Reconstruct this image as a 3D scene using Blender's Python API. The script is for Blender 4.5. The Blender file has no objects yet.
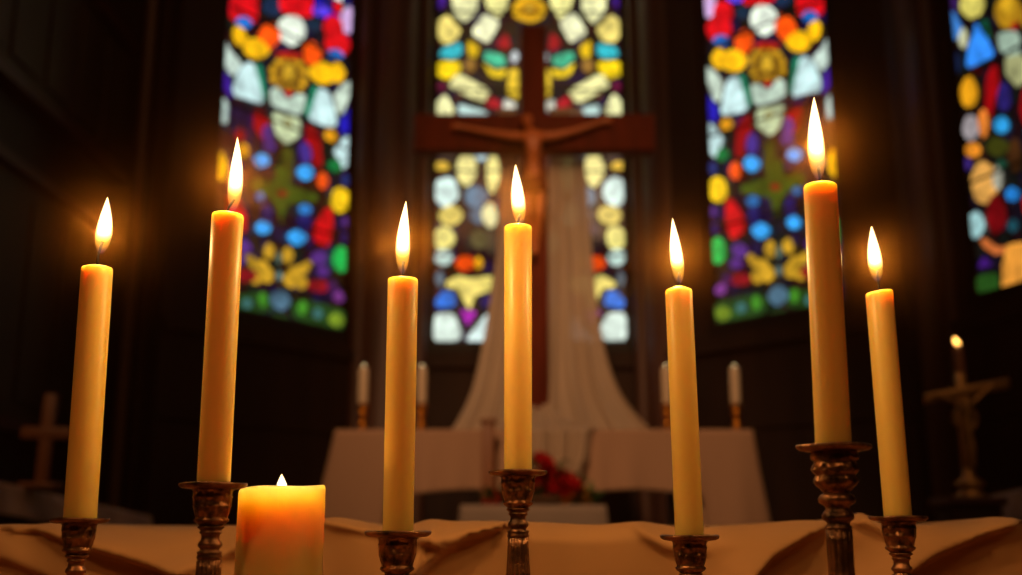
import bpy, bmesh, random
from math import *
from mathutils import Vector, Matrix, noise
random.seed(7)
C = bpy.context.scene.collection
S = bpy.context.scene
PI = pi
F = 1080.0; TH = radians(12.5); ZC = 1.10      # focal length in pixels, camera pitch, eye height

def ray(px, py):
    x = (px-511)/F; y = (287.5-py)/F
    return Vector((x, cos(TH)-y*sin(TH), sin(TH)+y*cos(TH)))
def P(px, py, Y):
    r = ray(px, py); return r*(Y/r.y) + Vector((0, 0, ZC))
def PD(px, py, d):
    return ray(px, py)*d + Vector((0, 0, ZC))
def lin(c):
    return tuple(((v/255)/12.92 if v/255 <= .04045 else ((v/255+.055)/1.055)**2.4) for v in c[:3])

# ---------------------------------------------------------------- materials
def mat(name, col, rough=.6, metal=0, bump=None, sheen=0, sss=None, spec=.5, var=None, coat=0):
    m = bpy.data.materials.new(name); m.use_nodes = True
    n = m.node_tree.nodes; l = m.node_tree.links
    b = n['Principled BSDF']; c = lin(col)
    b.inputs['Base Color'].default_value = (*c, 1)
    b.inputs['Roughness'].default_value = rough
    b.inputs['Metallic'].default_value = metal
    b.inputs['Specular IOR Level'].default_value = spec
    b.inputs['Sheen Weight'].default_value = sheen
    b.inputs['Coat Weight'].default_value = coat
    tc = n.new('ShaderNodeTexCoord')
    if sss:
        b.inputs['Subsurface Weight'].default_value = sss[0]
        b.inputs['Subsurface Radius'].default_value = sss[1]
        b.inputs['Subsurface Scale'].default_value = sss[2]
    if var:                                     # (scale vector, strength, second colour)
        mp = n.new('ShaderNodeMapping'); mp.inputs['Scale'].default_value = var[0]
        l.new(tc.outputs['Object'], mp.inputs['Vector'])
        t = n.new('ShaderNodeTexNoise'); t.inputs['Scale'].default_value = 1; t.inputs['Detail'].default_value = 5
        l.new(mp.outputs[0], t.inputs['Vector'])
        mx = n.new('ShaderNodeMix'); mx.data_type = 'RGBA'
        mx.inputs['A'].default_value = (*c, 1); mx.inputs['B'].default_value = (*lin(var[1]), 1)
        rp = n.new('ShaderNodeValToRGB'); rp.color_ramp.elements[0].position = .35; rp.color_ramp.elements[1].position = .68
        l.new(t.outputs['Fac'], rp.inputs['Fac']); l.new(rp.outputs['Color'], mx.inputs['Factor'])
        l.new(mx.outputs['Result'], b.inputs['Base Color'])
    if bump:                                    # (scale, strength, kind)
        if bump[2] == 'voronoi':
            t = n.new('ShaderNodeTexVoronoi'); t.feature = 'SMOOTH_F1'; out = 'Distance'
        elif bump[2] == 'wave':
            t = n.new('ShaderNodeTexWave'); t.inputs['Distortion'].default_value = 9; t.inputs['Detail'].default_value = 3; out = 'Fac'
        else:
            t = n.new('ShaderNodeTexNoise'); t.inputs['Detail'].default_value = 6; out = 'Fac'
        t.inputs['Scale'].default_value = bump[0]
        l.new(tc.outputs['Object'], t.inputs['Vector'])
        bp = n.new('ShaderNodeBump'); bp.inputs['Strength'].default_value = bump[1]; bp.inputs['Distance'].default_value = bump[3] if len(bump) > 3 else .002
        l.new(t.outputs[out], bp.inputs['Height']); l.new(bp.outputs[0], b.inputs['Normal'])
    return m

WAXR = (1.0, .80, .50)
M = {}
M['wax'] = mat('beeswax', (250, 198, 108), .36, sss=(1, WAXR, .016), bump=(60, .05, 'noise'), spec=.4)
M['pillar_wax'] = mat('pillar_wax', (250, 208, 124), .45, sss=(1, (1, .92, .7), .020), bump=(40, .06, 'noise'), spec=.35)
M['pale_wax'] = mat('pale_wax', (215, 190, 160), .5)
M['wick'] = mat('wick', (22, 14, 14), .9)
M['bronze'] = mat('aged_bronze', (186, 128, 90), .33, .85, bump=(230, 1.0, 'voronoi', .002), var=((150, 150, 110), (60, 42, 30)))
M['bronze2'] = mat('aged_bronze_plain', (182, 126, 90), .34, .85, bump=(240, .6, 'noise', .0016), var=((90, 90, 70), (66, 46, 34)))
M['brass'] = mat('altar_brass', (190, 120, 40), .35, 1)
M['cloth'] = mat('front_cloth', (186, 132, 84), .85, sheen=.15, bump=(900, .12, 'noise', .0006))
M['altarcloth'] = mat('altar_linen', (168, 130, 104), .9, bump=(300, .1, 'noise', .001))
M['white_cloth'] = mat('white_linen', (150, 130, 116), .9)
M['side_linen'] = mat('side_linen', (190, 158, 142), .9)
M['wood'] = mat('dark_wood', (44, 26, 17), .75, spec=.25, var=((9, 9, 1.2), (30, 17, 11)), bump=(14, .2, 'noise'))
M['column'] = mat('column_wood', (88, 50, 32), .55, var=((14, 14, .8), (60, 34, 22)), bump=(14, .2, 'noise'))
M['lit_edge'] = mat('lit_edge_wood', (120, 82, 54), .45)  # paler wood: the lit pillar edge put into the colour
M['gallery'] = mat('gallery_panel', (62, 52, 32), .6, var=((2, 2, 2), (38, 30, 18)))
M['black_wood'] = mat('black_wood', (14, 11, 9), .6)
M['rail'] = mat('gallery_rail_wood', (64, 26, 20), .5)
M['cross'] = mat('cross_wood', (108, 36, 9), .75, spec=.2, var=((20, 20, 3), (86, 28, 7)))
M['corpus'] = mat('carved_wood', (196, 104, 46), .45)
M['tan_wood'] = mat('tan_wood', (128, 74, 34), .5)
M['lead'] = mat('lead', (10, 9, 9), .5, spec=.2)
M['stone'] = mat('floor_stone', (60, 48, 40), .6, var=((3, 3, 3), (44, 34, 28)))
M['red'] = mat('rose_red', (200, 12, 22), .6)
M['yellow'] = mat('bloom_yellow', (220, 150, 30), .6)
M['leaf'] = mat('leaf_green', (52, 92, 30), .6)
M['basket'] = mat('basket_brown', (90, 60, 36), .8)
M['silver'] = mat('old_gilt', (190, 140, 80), .4, .7)

def veil_mat():
    m = bpy.data.materials.new('sheer_voile'); m.use_nodes = True
    n = m.node_tree.nodes; l = m.node_tree.links
    b = n['Principled BSDF']; out = n['Material Output']
    b.inputs['Base Color'].default_value = (*lin((205, 180, 155)), 1); b.inputs['Roughness'].default_value = .9
    tl = n.new('ShaderNodeBsdfTranslucent'); tl.inputs['Color'].default_value = (*lin((200, 175, 150)), 1)
    tr = n.new('ShaderNodeBsdfTransparent')
    m1 = n.new('ShaderNodeMixShader'); m1.inputs[0].default_value = .3
    m2 = n.new('ShaderNodeMixShader'); m2.inputs[0].default_value = .03
    l.new(b.outputs[0], m1.inputs[1]); l.new(tl.outputs[0], m1.inputs[2])
    l.new(m1.outputs[0], m2.inputs[1]); l.new(tr.outputs[0], m2.inputs[2]); l.new(m2.outputs[0], out.inputs['Surface'])
    return m
M['veil'] = veil_mat()

def flame_mat(name, k=1.0):
    """A flame gives light and absorbs none: emission added to full transparency, white-hot in its body,
    orange at the thin rim, dim and bluish at the wick."""
    m = bpy.data.materials.new(name); m.use_nodes = True
    n = m.node_tree.nodes; l = m.node_tree.links; n.clear()
    out = n.new('ShaderNodeOutputMaterial'); add = n.new('ShaderNodeAddShader')
    tr = n.new('ShaderNodeBsdfTransparent'); em = n.new('ShaderNodeEmission')
    at = n.new('ShaderNodeAttribute'); at.attribute_name = 'rise'
    rc = n.new('ShaderNodeValToRGB'); e = rc.color_ramp.elements
    e[0].position = 0; e[0].color = (.06, .03, .08, 1)
    e[1].position = 1; e[1].color = (1, .62, .22, 1)
    for p, c in ((.05, (.22, .09, .06, 1)), (.12, (.62, .26, .03, 1)), (.24, (.9, .5, .07, 1)), (.34, (1, .72, .32, 1)), (.7, (1, .80, .45, 1))):
        x = e.new(p); x.color = c
    rs = n.new('ShaderNodeValToRGB'); s = rs.color_ramp.elements
    s[0].position = 0; s[0].color = (.06,)*3+(1,); s[1].position = 1; s[1].color = (.85,)*3+(1,)
    for p, v in ((.10, .12), (.22, .16), (.34, .62), (.6, 1.0)):
        x = s.new(p); x.color = (v, v, v, 1)
    lw = n.new('ShaderNodeLayerWeight'); lw.inputs[0].default_value = .5
    inv = n.new('ShaderNodeMath'); inv.operation = 'SUBTRACT'; inv.inputs[0].default_value = 1
    pw = n.new('ShaderNodeMath'); pw.operation = 'POWER'; pw.inputs[1].default_value = 1.7
    mu = n.new('ShaderNodeMath'); mu.operation = 'MULTIPLY'
    mk = n.new('ShaderNodeMath'); mk.operation = 'MULTIPLY_ADD'; mk.inputs[1].default_value = 3.4*k; mk.inputs[2].default_value = .15*k
    l.new(at.outputs['Fac'], rc.inputs[0]); l.new(at.outputs['Fac'], rs.inputs[0])
    l.new(lw.outputs['Facing'], inv.inputs[1]); l.new(inv.outputs[0], pw.inputs[0])
    l.new(pw.outputs[0], mu.inputs[0]); l.new(rs.outputs[0], mu.inputs[1]); l.new(mu.outputs[0], mk.inputs[0])
    l.new(rc.outputs[0], em.inputs['Color']); l.new(mk.outputs[0], em.inputs['Strength'])
    l.new(em.outputs[0], add.inputs[0]); l.new(tr.outputs[0], add.inputs[1]); l.new(add.outputs[0], out.inputs['Surface'])
    m.cycles.emission_sampling = 'NONE'
    return m
M['flame'] = flame_mat('flame')
M['small_flame'] = flame_mat('small_flame', 1.5)
for nd in M['small_flame'].node_tree.nodes:
    if nd.type == 'VALTORGB' and nd.color_ramp.elements[0].color[2] > nd.color_ramp.elements[0].color[1]:
        for el in nd.color_ramp.elements:
            if el.position > .1: el.color = (1, .46, .09, 1)
M['tip_glow'] = flame_mat('tip_glow', 1.0)  # glow added for the bright spot on each altar candle tip

def glass_mat():
    m = bpy.data.materials.new('stained_glass'); m.use_nodes = True
    n = m.node_tree.nodes; l = m.node_tree.links
    b = n['Principled BSDF']
    at = n.new('ShaderNodeAttribute'); at.attribute_name = 'pane'
    tc = n.new('ShaderNodeTexCoord')
    t = n.new('ShaderNodeTexNoise'); t.inputs['Scale'].default_value = 14; t.inputs['Detail'].default_value = 5
    mr = n.new('ShaderNodeMapRange'); mr.inputs['From Min'].default_value = .3; mr.inputs['From Max'].default_value = .7
    mr.inputs['To Min'].default_value = .5; mr.inputs['To Max'].default_value = 1.25
    mm = n.new('ShaderNodeMath'); mm.operation = 'MULTIPLY'; mm.inputs[1].default_value = GLASS
    l.new(tc.outputs['Object'], t.inputs['Vector']); l.new(t.outputs['Fac'], mr.inputs['Value']); l.new(mr.outputs[0], mm.inputs[0])
    l.new(at.outputs['Color'], b.inputs['Emission Color']); l.new(mm.outputs[0], b.inputs['Emission Strength'])
    b.inputs['Base Color'].default_value = (.01, .01, .01, 1); b.inputs['Roughness'].default_value = .3
    m.cycles.emission_sampling = 'NONE'
    return m

# ---- main light levels
GLASS = 1.25
CANDLE_W = .52
HAZE = .006
HALO = 8.0                                    # density of haze added round each flame to draw its glow
FLAMES = []
FLAME_RGB = (1, .56, .19)
M['glass'] = glass_mat()

# ---------------------------------------------------------------- mesh helpers
def obj(name, bm, m, parent=None, smooth=True, loc=None):
    me = bpy.data.meshes.new(name)
    bmesh.ops.recalc_face_normals(bm, faces=bm.faces[:])
    if smooth:
        for f in bm.faces: f.smooth = True
    bm.to_mesh(me); bm.free()
    o = bpy.data.objects.new(name, me); C.objects.link(o)
    if m is not None: me.materials.append(m)
    if parent is not None: o.parent = parent
    if loc is not None: o.location = loc
    return o
def tag(o, label=None, cat=None, group=None, kind=None):
    if label: o['label'] = label
    if cat: o['category'] = cat
    if group: o['group'] = group
    if kind: o['kind'] = kind
    return o
def thing(name, label, cat, loc=(0, 0, 0), group=None, rot=None):
    o = bpy.data.objects.new(name, None); C.objects.link(o); o.location = loc; o.empty_display_size = .05
    if rot: o.rotation_euler = rot
    return tag(o, label, cat, group)
def bx(bm, a, b, M4=None):
    v = [bm.verts.new((x, y, z)) for x in (a[0], b[0]) for y in (a[1], b[1]) for z in (a[2], b[2])]
    for f in ((0, 1, 3, 2), (4, 6, 7, 5), (0, 4, 5, 1), (2, 3, 7, 6), (0, 2, 6, 4), (1, 5, 7, 3)):
        bm.faces.new([v[i] for i in f])
    if M4 is not None: bmesh.ops.transform(bm, matrix=M4, verts=v)
    return v
def bevel(bm, w=.004, seg=2):
    bmesh.ops.bevel(bm, geom=bm.edges[:], offset=w, segments=seg, affect='EDGES', profile=.5)
def lathe(bm, prof, n=40, fn=None, cap=True):
    """prof: list of (radius, z); fn(i_ring, angle, r, z) -> (r, z)"""
    rings = []
    for i, (r, z) in enumerate(prof):
        ring = []
        for k in range(n):
            a = 2*PI*k/n; rr, zz = (r, z) if fn is None else fn(i, a, r, z)
            ring.append(bm.verts.new((rr*cos(a), rr*sin(a), zz)))
        rings.append(ring)
    for i in range(len(rings)-1):
        for k in range(n):
            bm.faces.new((rings[i][k], rings[i][(k+1) % n], rings[i+1][(k+1) % n], rings[i+1][k]))
    if cap:
        bm.faces.new(rings[0][::-1]); bm.faces.new(rings[-1])
    return rings
def tube(bm, pts, rad, n=8):
    rings = []
    for i, p in enumerate(pts):
        p = Vector(p); r = rad[i] if isinstance(rad, (list, tuple)) else rad
        d = (Vector(pts[min(i+1, len(pts)-1)])-Vector(pts[max(i-1, 0)])).normalized()
        u = d.cross(Vector((0, 1, 0.01))).normalized(); w = d.cross(u)
        rings.append([bm.verts.new(p + u*r*cos(2*PI*k/n) + w*r*sin(2*PI*k/n)) for k in range(n)])
    for i in range(len(rings)-1):
        for k in range(n): bm.faces.new((rings[i][k], rings[i][(k+1) % n], rings[i+1][(k+1) % n], rings[i+1][k]))
    bm.faces.new(rings[0][::-1]); bm.faces.new(rings[-1])
def grid(bm, nu, nv, fn):
    V = [[bm.verts.new(fn(i/(nu-1), j/(nv-1))) for j in range(nv)] for i in range(nu)]
    for i in range(nu-1):
        for j in range(nv-1): bm.faces.new((V[i][j], V[i+1][j], V[i+1][j+1], V[i][j+1]))
def lamp(name, kind, loc, power, col, size=.1, rot=None, spot=None, parent=None):
    ld = bpy.data.lights.new(name, kind); ld.energy = power; ld.color = col
    if kind == 'AREA': ld.size = size
    else: ld.shadow_soft_size = size
    if spot: ld.spot_size = radians(spot[0]); ld.spot_blend = spot[1]
    o = bpy.data.objects.new(name, ld); C.objects.link(o); o.location = loc
    if rot is not None: o.rotation_euler = rot
    if parent is not None: o.parent = parent
    return o
def aim(o, t):
    d = Vector(t)-Vector(o.location); o.rotation_euler = d.to_track_quat('-Z', 'Y').to_euler()
def ip(tab, t):
    if t <= tab[0][0]: return tab[0][1]
    for (a, b), (c, d) in zip(tab, tab[1:]):
        if t <= c:
            u = (t-a)/(c-a); u = u*u*(3-2*u); return b+(d-b)*u
    return tab[-1][1]

# ---------------------------------------------------------------- the setting
DAIS = ZC-.55; XL, XR = -2.2, 2.62; ZTOP = 7.0
def struct(name, bm, m, parent=None, smooth=False):
    o = obj(name, bm, m, parent, smooth)
    if parent is None: o['kind'] = 'structure'
    return o
bm = bmesh.new(); bx(bm, (-4.2, -5, -.1), (4.6, 7.3, 0)); struct('floor', bm, M['stone'])
bm = bmesh.new()
bx(bm, (XL, 3.30, 0), (XR, 7.0, DAIS)); bx(bm, (XL, 2.95, 0), (XR, 3.30, DAIS*.66)); bx(bm, (XL, 2.60, 0), (XR, 2.95, DAIS*.33))
struct('floor_sanctuary_steps', bm, M['stone'])
bm = bmesh.new(); bx(bm, (-4.2, -5, ZTOP), (4.6, 7.3, ZTOP+.1)); struct('ceiling', bm, M['wood'])
bm = bmesh.new(); bx(bm, (-4.2, -5.1, 0), (4.6, -5, ZTOP)); struct('wall_nave_back', bm, M['wood'])
bm = bmesh.new(); bx(bm, (-4.3, -5, 0), (-4.2, 3.4, ZTOP)); bx(bm, (-4.3, 3.4, 0), (XL-.12, 3.5, ZTOP)); struct('wall_nave_left', bm, M['wood'])
bm = bmesh.new(); bx(bm, (4.5, -5, 0), (4.6, 3.4, ZTOP)); bx(bm, (XR+.14, 3.4, 0), (4.6, 3.5, ZTOP)); struct('wall_nave_right', bm, M['wood'])

# left wall with the gallery: black recesses, panelled parapets, thin reddish rails
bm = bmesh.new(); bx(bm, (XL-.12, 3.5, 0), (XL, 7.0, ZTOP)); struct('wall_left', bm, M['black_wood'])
e = ZC
for k, (z0, z1) in enumerate(((e+.45, e+1.50), (e+1.90, e+2.62), (e+3.4, e+4.2))):
    bm = bmesh.new(); bx(bm, (XL, 3.5, z0), (XL+.05, 5.66, z1))
    for q in range(6):
        y = 3.6+q*.35; bx(bm, (XL+.05, y, z0+.08), (XL+.065, y+.27, z1-.08))
    struct('wall_left_gallery_panel', bm, M['gallery'])
    bm = bmesh.new()
    bx(bm, (XL, 3.5, z0-.05), (XL+.09, 5.68, z0)); bx(bm, (XL, 3.5, z1), (XL+.09, 5.68, z1+.05))
    struct('trim_gallery_rail', bm, M['rail'])

# the windows of the apse
def plane_from(p0, p1, H):
    r0, r1 = ray(*p0), ray(*p1)
    a = r0*(H/r0.z); b = r1*(H/r1.z)
    return Vector((a.x, a.y)), Vector((b.x, b.y))
HB = P(530, 343, 6.6).z-ZC
WC = (Vector((-.483, 6.6)), Vector((.718, 6.6)))
WL = plane_from((208, 305), (340, 332), HB)
WR = plane_from((719, 325), (847, 302.6), HB)
W4 = plane_from((980, 295), (1022, 283), HB)
d4 = (W4[1]-W4[0]).normalized(); W4 = (W4[0], W4[0]+d4*.82)
WT = e+4.05                                    # springing of the arched heads, above the picture

def hit(px, py, W):
    """where the sight line meets the window plane: (distance along it, height)"""
    r = ray(px, py); a, b = W; d = (b-a).normalized(); nrm = Vector((-d.y, d.x))
    k = a.dot(nrm)/(Vector((r.x, r.y)).dot(nrm))
    p = Vector((r.x, r.y))*k
    return (p-a).dot(d), r.z*k+ZC

def blob(cx, cy, rx, ry, rot=0, n=22, wob=.0):
    a0 = radians(rot); out = []
    for k in range(n):
        a = 2*PI*k/n; w = 1+wob*sin(3*a+cx)
        x, y = rx*w*cos(a), ry*w*sin(a)
        out.append((cx+x*cos(a0)-y*sin(a0), cy+x*sin(a0)+y*cos(a0)))
    return out
def soft(pts, it=2):
    for _ in range(it):
        q = []
        for i in range(len(pts)):
            a, b = pts[i], pts[(i+1) % len(pts)]
            q += [(a[0]*.86+b[0]*.14, a[1]*.86+b[1]*.14), (a[0]*.14+b[0]*.86, a[1]*.14+b[1]*.86)]
        pts = q
    return pts

# glass designs: (points, colour) in picture coordinates of a detail view, moved by a scale and an offset
R5 = []
def E5(cx, cy, rx, ry, c, rot=0, wob=0): R5.append((blob(cx, cy, rx, ry, rot, wob=wob), c))
def P5(pts, c): R5.append((soft(pts), c))
LILAC, RED, DRED, ORG, YEL, GOLD = (215, 175, 225), (215, 12, 22), (150, 5, 12), (255, 84, 12), (255, 190, 14), (205, 150, 24)
CYN, GRN, BLU, DBL, NAVY, PUR, SKY, WHT = (200, 230, 228), (0, 128, 92), (30, 112, 205), (24, 22, 172), (22, 22, 92), (84, 42, 124), (50, 165, 242), (238, 246, 226)
E5(92, 15, 28, 48, LILAC, -8); E5(180, -8, 34, 20, (90, 60, 220)); E5(330, -6, 34, 34, (20, 44, 74))
E5(205, 42, 26, 24, (18, 40, 60)); E5(140, 40, 36, 40, RED); E5(128, 96, 44, 46, RED); E5(135, 130, 28, 20, BLU)
E5(128, 190, 26, 36, YEL); E5(176, 196, 44, 38, YEL); E5(210, 136, 32, 42, ORG); P5([(205, -60), (310, -60), (312, 10), (275, 22), (205, 20)], RED)
E5(272, 65, 47, 50, WHT); E5(342, 90, 36, 46, ORG, -20); P5([(372, -60), (462, -60), (468, 45), (420, 64), (372, 50)], RED); E5(420, 54, 28, 22, BLU)
E5(384, 136, 42, 36, YEL); E5(434, 100, 24, 38, YEL, 12)
P5([(76, 215), (100, 216), (146, 262), (140, 316), (120, 330), (90, 270)], (200, 216, 196))
P5([(182, 232), (150, 260), (128, 376), (232, 354), (208, 262)], CYN); P5([(186, 230), (212, 240), (240, 330), (226, 348)], GRN)
P5([(398, 176), (440, 200), (462, 290), (354, 318), (374, 200)], CYN); P5([(362, 190), (392, 176), (366, 300), (350, 312)], GRN)
P5([(490, 106), (492, 190), (456, 238), (424, 192), (466, 140)], (196, 214, 200))
P5([(84, 292), (132, 350), (124, 396), (88, 384)], DBL); P5([(490, 206), (492, 270), (456, 312), (460, 240)], (60, 22, 150))
P5([(86, 396), (110, 394), (152, 446), (124, 506), (92, 496)], CYN); P5([(470, 312), (502, 294), (506, 380), (472, 390)], (190, 212, 200))
E5(155, 400, 22, 25, (226, 152, 20)); E5(498, 522, 22, 50, YEL)
E5(285, 212, 60, 62, (110, 74, 14), 0, .06); E5(284, 148, 44, 15, (180, 30, 12))
for q in ((236, 196, 15, 17), (238, 230, 14, 17), (250, 256, 13, 12), (252, 172, 16, 13), (272, 166, 12, 9), (298, 166, 13, 9), (318, 174, 15, 14), (334, 200, 14, 17), (334, 232, 14, 16), (318, 256, 13, 12), (268, 222, 9, 12), (302, 222, 9, 12), (284, 250, 14, 8)):
    E5(*q, (206, 152, 26))
E5(285, 205, 21, 27, (214, 166, 40)); E5(278, 200, 4, 3, (70, 40, 8)); E5(292, 200, 4, 3, (70, 40, 8)); E5(285, 218, 8, 3, (90, 50, 10))
P5([(236, 270), (262, 268), (290, 298), (322, 250), (346, 262), (346, 322), (240, 342)], (186, 206, 186)); P5([(270, 262), (304, 258), (290, 292)], RED)
P5([(244, 352), (344, 332), (338, 400), (296, 444), (254, 412)], (190, 202, 156)); E5(292, 372, 16, 20, (150, 140, 70)); E5(292, 372, 8, 11, (196, 200, 150))
P5([(188, 392), (240, 364), (240, 420), (214, 500), (180, 512)], DRED); P5([(350, 350), (402, 326), (400, 396), (372, 440), (346, 404)], DRED)
E5(238, 526, 29, 27, SKY); E5(375, 497, 26, 25, (60, 165, 235)); E5(240, 462, 22, 40, (58, 40, 128)); E5(355, 408, 20, 34, PUR); E5(350, 450, 22, 22, (60, 34, 110))
E5(145, 497, 25, 25, (0, 112, 52)); E5(185, 548, 21, 32, (240, 82, 18)); E5(112, 540, 18, 20, (20, 30, 100)); E5(430, 468, 20, 26, (226, 152, 20)); E5(440, 420, 20, 24, DRED)
P5([(276, 452), (316, 450), (322, 560), (272, 560)], (62, 66, 12)); E5(455, 520, 22, 26, (40, 20, 90))
R6 = []
def E6(cx, cy, rx, ry, c, rot=0, both=False):
    R6.append((blob(cx, cy, rx, ry, rot), c))
    if both: R6.append((blob(624-cx, cy-22, rx, ry, -rot), c))
def P6(pts, c, both=False):
    R6.append((soft(pts), c))
    if both: R6.append((soft([(624-x, y-22) for x, y in pts]), c))
P6([(186, 84), (280, 56), (284, 4), (330, 0), (332, 50), (400, 40), (402, 82), (332, 112), (306, 200), (286, 116), (190, 108)], (60, 76, 12))
E6(305, 86, 20, 15, (128, 26, 12)); E6(236, 131, 24, 20, (32, 112, 180)); E6(262, 222, 31, 27, SKY); E6(363, 197, 25, 25, SKY); E6(372, 100, 16, 18, (32, 104, 160))
E6(240, 176, 24, 34, NAVY); E6(352, 152, 20, 34, NAVY); P6([(152, 118), (186, 128), (212, 182), (214, 240), (162, 246), (150, 180)], (196, 6, 16), True)
E6(127, 95, 34, 45, (255, 204, 24)); E6(127, 285, 29, 45, (12, 172, 72)); E6(497, 222, 22, 42, (12, 150, 60)); E6(112, 165, 16, 20, PUR); E6(112, 30, 16, 26, (24, 40, 96))
E6(118, 215, 16, 20, NAVY); E6(508, 90, 14, 30, PUR); E6(512, 285, 14, 24, NAVY)
for q in ((246, 322, 22, 20), (292, 282, 20, 30), (284, 356, 24, 30), (252, 366, 22, 24), (270, 330, 22, 22), (232, 306, 16, 14)):
    E6(*q, (196, 148, 34)); E6(640-q[0], q[1]-10, q[2], q[3], (196, 148, 34))
E6(320, 290, 10, 26, (84, 104, 90)); E6(320, 346, 13, 18, (96, 124, 120))
E6(198, 284, 28, 26, PUR, 0, True); E6(186, 326, 24, 20, (74, 34, 110), 0, True); E6(140, 405, 22, 22, (122, 54, 134), 0, True); E6(200, 374, 40, 24, (132, 12, 22), 0, True)
E6(160, 370, 18, 22, (60, 20, 70), 0, True)
P6([(120, 444), (250, 418), (284, 424), (284, 484), (140, 512), (122, 506)], (30, 64, 22), True); E6(148, 480, 27, 25, (112, 136, 32), 0, True); E6(205, 462, 20, 20, (52, 96, 92), 0, True)
E6(252, 446, 16, 26, (64, 136, 34), 0, True); E6(320, 425, 34, 34, (72, 104, 124)); P6([(290, 470), (350, 460), (350, 490), (290, 500)], (34, 60, 24))
CT = []
def EC(cx, cy, rx, ry, c, rot=0):
    CT.append((blob(cx, cy, rx, ry, rot), c))
    if abs(cx-413) > 20: CT.append((blob(826-cx, cy, rx, ry, -rot), c))
def PC(pts, c, mir=True):
    CT.append((soft(pts, 1), c))
    if mir: CT.append((soft([(826-x, y) for x, y in pts][::-1], 1), c))
CRM, PYL = (246, 242, 178), (246, 222, 118)
PC([(112, -60), (150, -60), (150, 24), (122, 34), (112, 20)], (64, 24, 140)); PC([(158, -60), (252, -60), (250, 44), (206, 84), (168, 44)], CRM)
PC([(262, -60), (346, -60), (348, 28), (316, 62), (276, 32)], (244, 236, 150)); PC([(268, 38), (326, 70), (282, 148), (222, 110)], (248, 246, 196))
PC([(122, 66), (152, 44), (202, 96), (182, 138), (140, 144), (114, 120)], PYL)
EC(413, 34, 58, 42, (228, 170, 22)); EC(413, 34, 34, 24, (196, 122, 16)); EC(413, 30, 14, 12, (240, 200, 60)); PC([(356, -60), (470, -60), (460, -14), (368, -14)], (240, 210, 90), False)
PC([(345, 98), (358, 160), (330, 166), (300, 142)], (160, 6, 24)); PC([(135, 150), (200, 138), (202, 180), (166, 196), (124, 184)], (46, 188, 200)); PC([(214, 128), (258, 150), (246, 192), (214, 184)], (236, 190, 20))
PC([(270, 164), (338, 180), (342, 216), (300, 222), (264, 194)], (60, 184, 140)); PC([(114, 198), (196, 196), (196, 232), (156, 260), (114, 246)], (252, 212, 20))
EC(225, 212, 22, 26, (150, 108, 44)); PC([(260, 200), (300, 226), (348, 222), (332, 256), (284, 250)], (244, 204, 30))
PC([(180, 234), (292, 290), (266, 338), (148, 280)], (246, 238, 164)); EC(366, 185, 16, 22, (190, 196, 196)); PC([(345, 222), (382, 218), (382, 330), (340, 310)], (232, 192, 44))
EC(134, 284, 20, 20, (110, 12, 60)); EC(140, 312, 14, 12, (40, 20, 60)); PC([(286, 308), (326, 326), (322, 356), (268, 346)], (166, 6, 30)); PC([(110, 328), (148, 302), (176, 350), (166, 392), (110, 392)], (242, 238, 172))
PC([(182, 330), (286, 360), (286, 386), (190, 386)], (190, 220, 212)); PC([(330, 316), (374, 332), (368, 362), (330, 360)], (222, 220, 200)); EC(190, 312, 16, 10, (90, 50, 30))
CB = []
def EB(cx, cy, rx, ry, c, rot=0): CB.append((blob(cx, cy, rx, ry, rot), c)); CB.append((blob(680-cx, cy, rx, ry, -rot), c))
def PB(pts, c): CB.append((soft(pts, 1), c)); CB.append((soft([(680-x, y) for x, y in pts][::-1], 1), c))
EB(124, 68, 30, 12, (104, 84, 70)); EB(110, 98, 22, 17, (226, 182, 60)); EB(174, 108, 29, 48, (246, 232, 146)); EB(212, 68, 21, 18, (194, 222, 226)); EB(243, 116, 20, 56, (246, 232, 140))
EB(120, 164, 35, 42, (216, 240, 230)); EB(198, 178, 34, 30, (78, 112, 134)); EB(206, 226, 26, 26, (70, 100, 120)); EB(236, 226, 24, 36, (232, 224, 160)); EB(134, 226, 34, 28, (226, 202, 100))
EB(115, 286, 31, 34, (236, 222, 126)); EB(114, 336, 27, 24, (190, 216, 204)); EB(208, 290, 28, 28, (92, 84, 50)); EB(178, 300, 14, 26, (40, 36, 30)); EB(238, 300, 16, 40, (70, 62, 44))
EB(170, 352, 29, 24, (232, 72, 12)); EB(206, 352, 14, 20, (226, 160, 20)); PB([(116, 400), (150, 378), (182, 388), (242, 376), (242, 424), (200, 440), (186, 474), (166, 452), (148, 420), (120, 412)], (238, 216, 112))
PB([(90, 452), (112, 420), (146, 424), (150, 464), (94, 472)], (32, 112, 214)); PB([(208, 436), (242, 428), (242, 462), (212, 470)], (34, 22, 84)); PB([(150, 470), (206, 474), (178, 522)], (174, 22, 174))
PB([(90, 480), (142, 478), (168, 540), (150, 556), (86, 556)], (214, 230, 216)); PB([(192, 520), (236, 474), (236, 556), (166, 556)], (212, 232, 226)); EB(105, 392, 14, 24, (90, 110, 120)); EB(280, 300, 18, 38, (210, 200, 130)); EB(285, 180, 18, 50, (120, 110, 90)); EB(290, 430, 20, 50, (60, 70, 90))
for q in (CT, CB): q.sort(key=lambda s: 0)
R7, R8 = [], []
def E7(cx, cy, rx, ry, c, rot=0): R7.append((blob(cx, cy, rx, ry, rot), c))
def P7(pts, c): R7.append((soft(pts), c))
def E8(cx, cy, rx, ry, c, rot=0): R8.append((blob(cx, cy, rx, ry, rot), c))
def P8(pts, c): R8.append((soft(pts), c))
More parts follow.
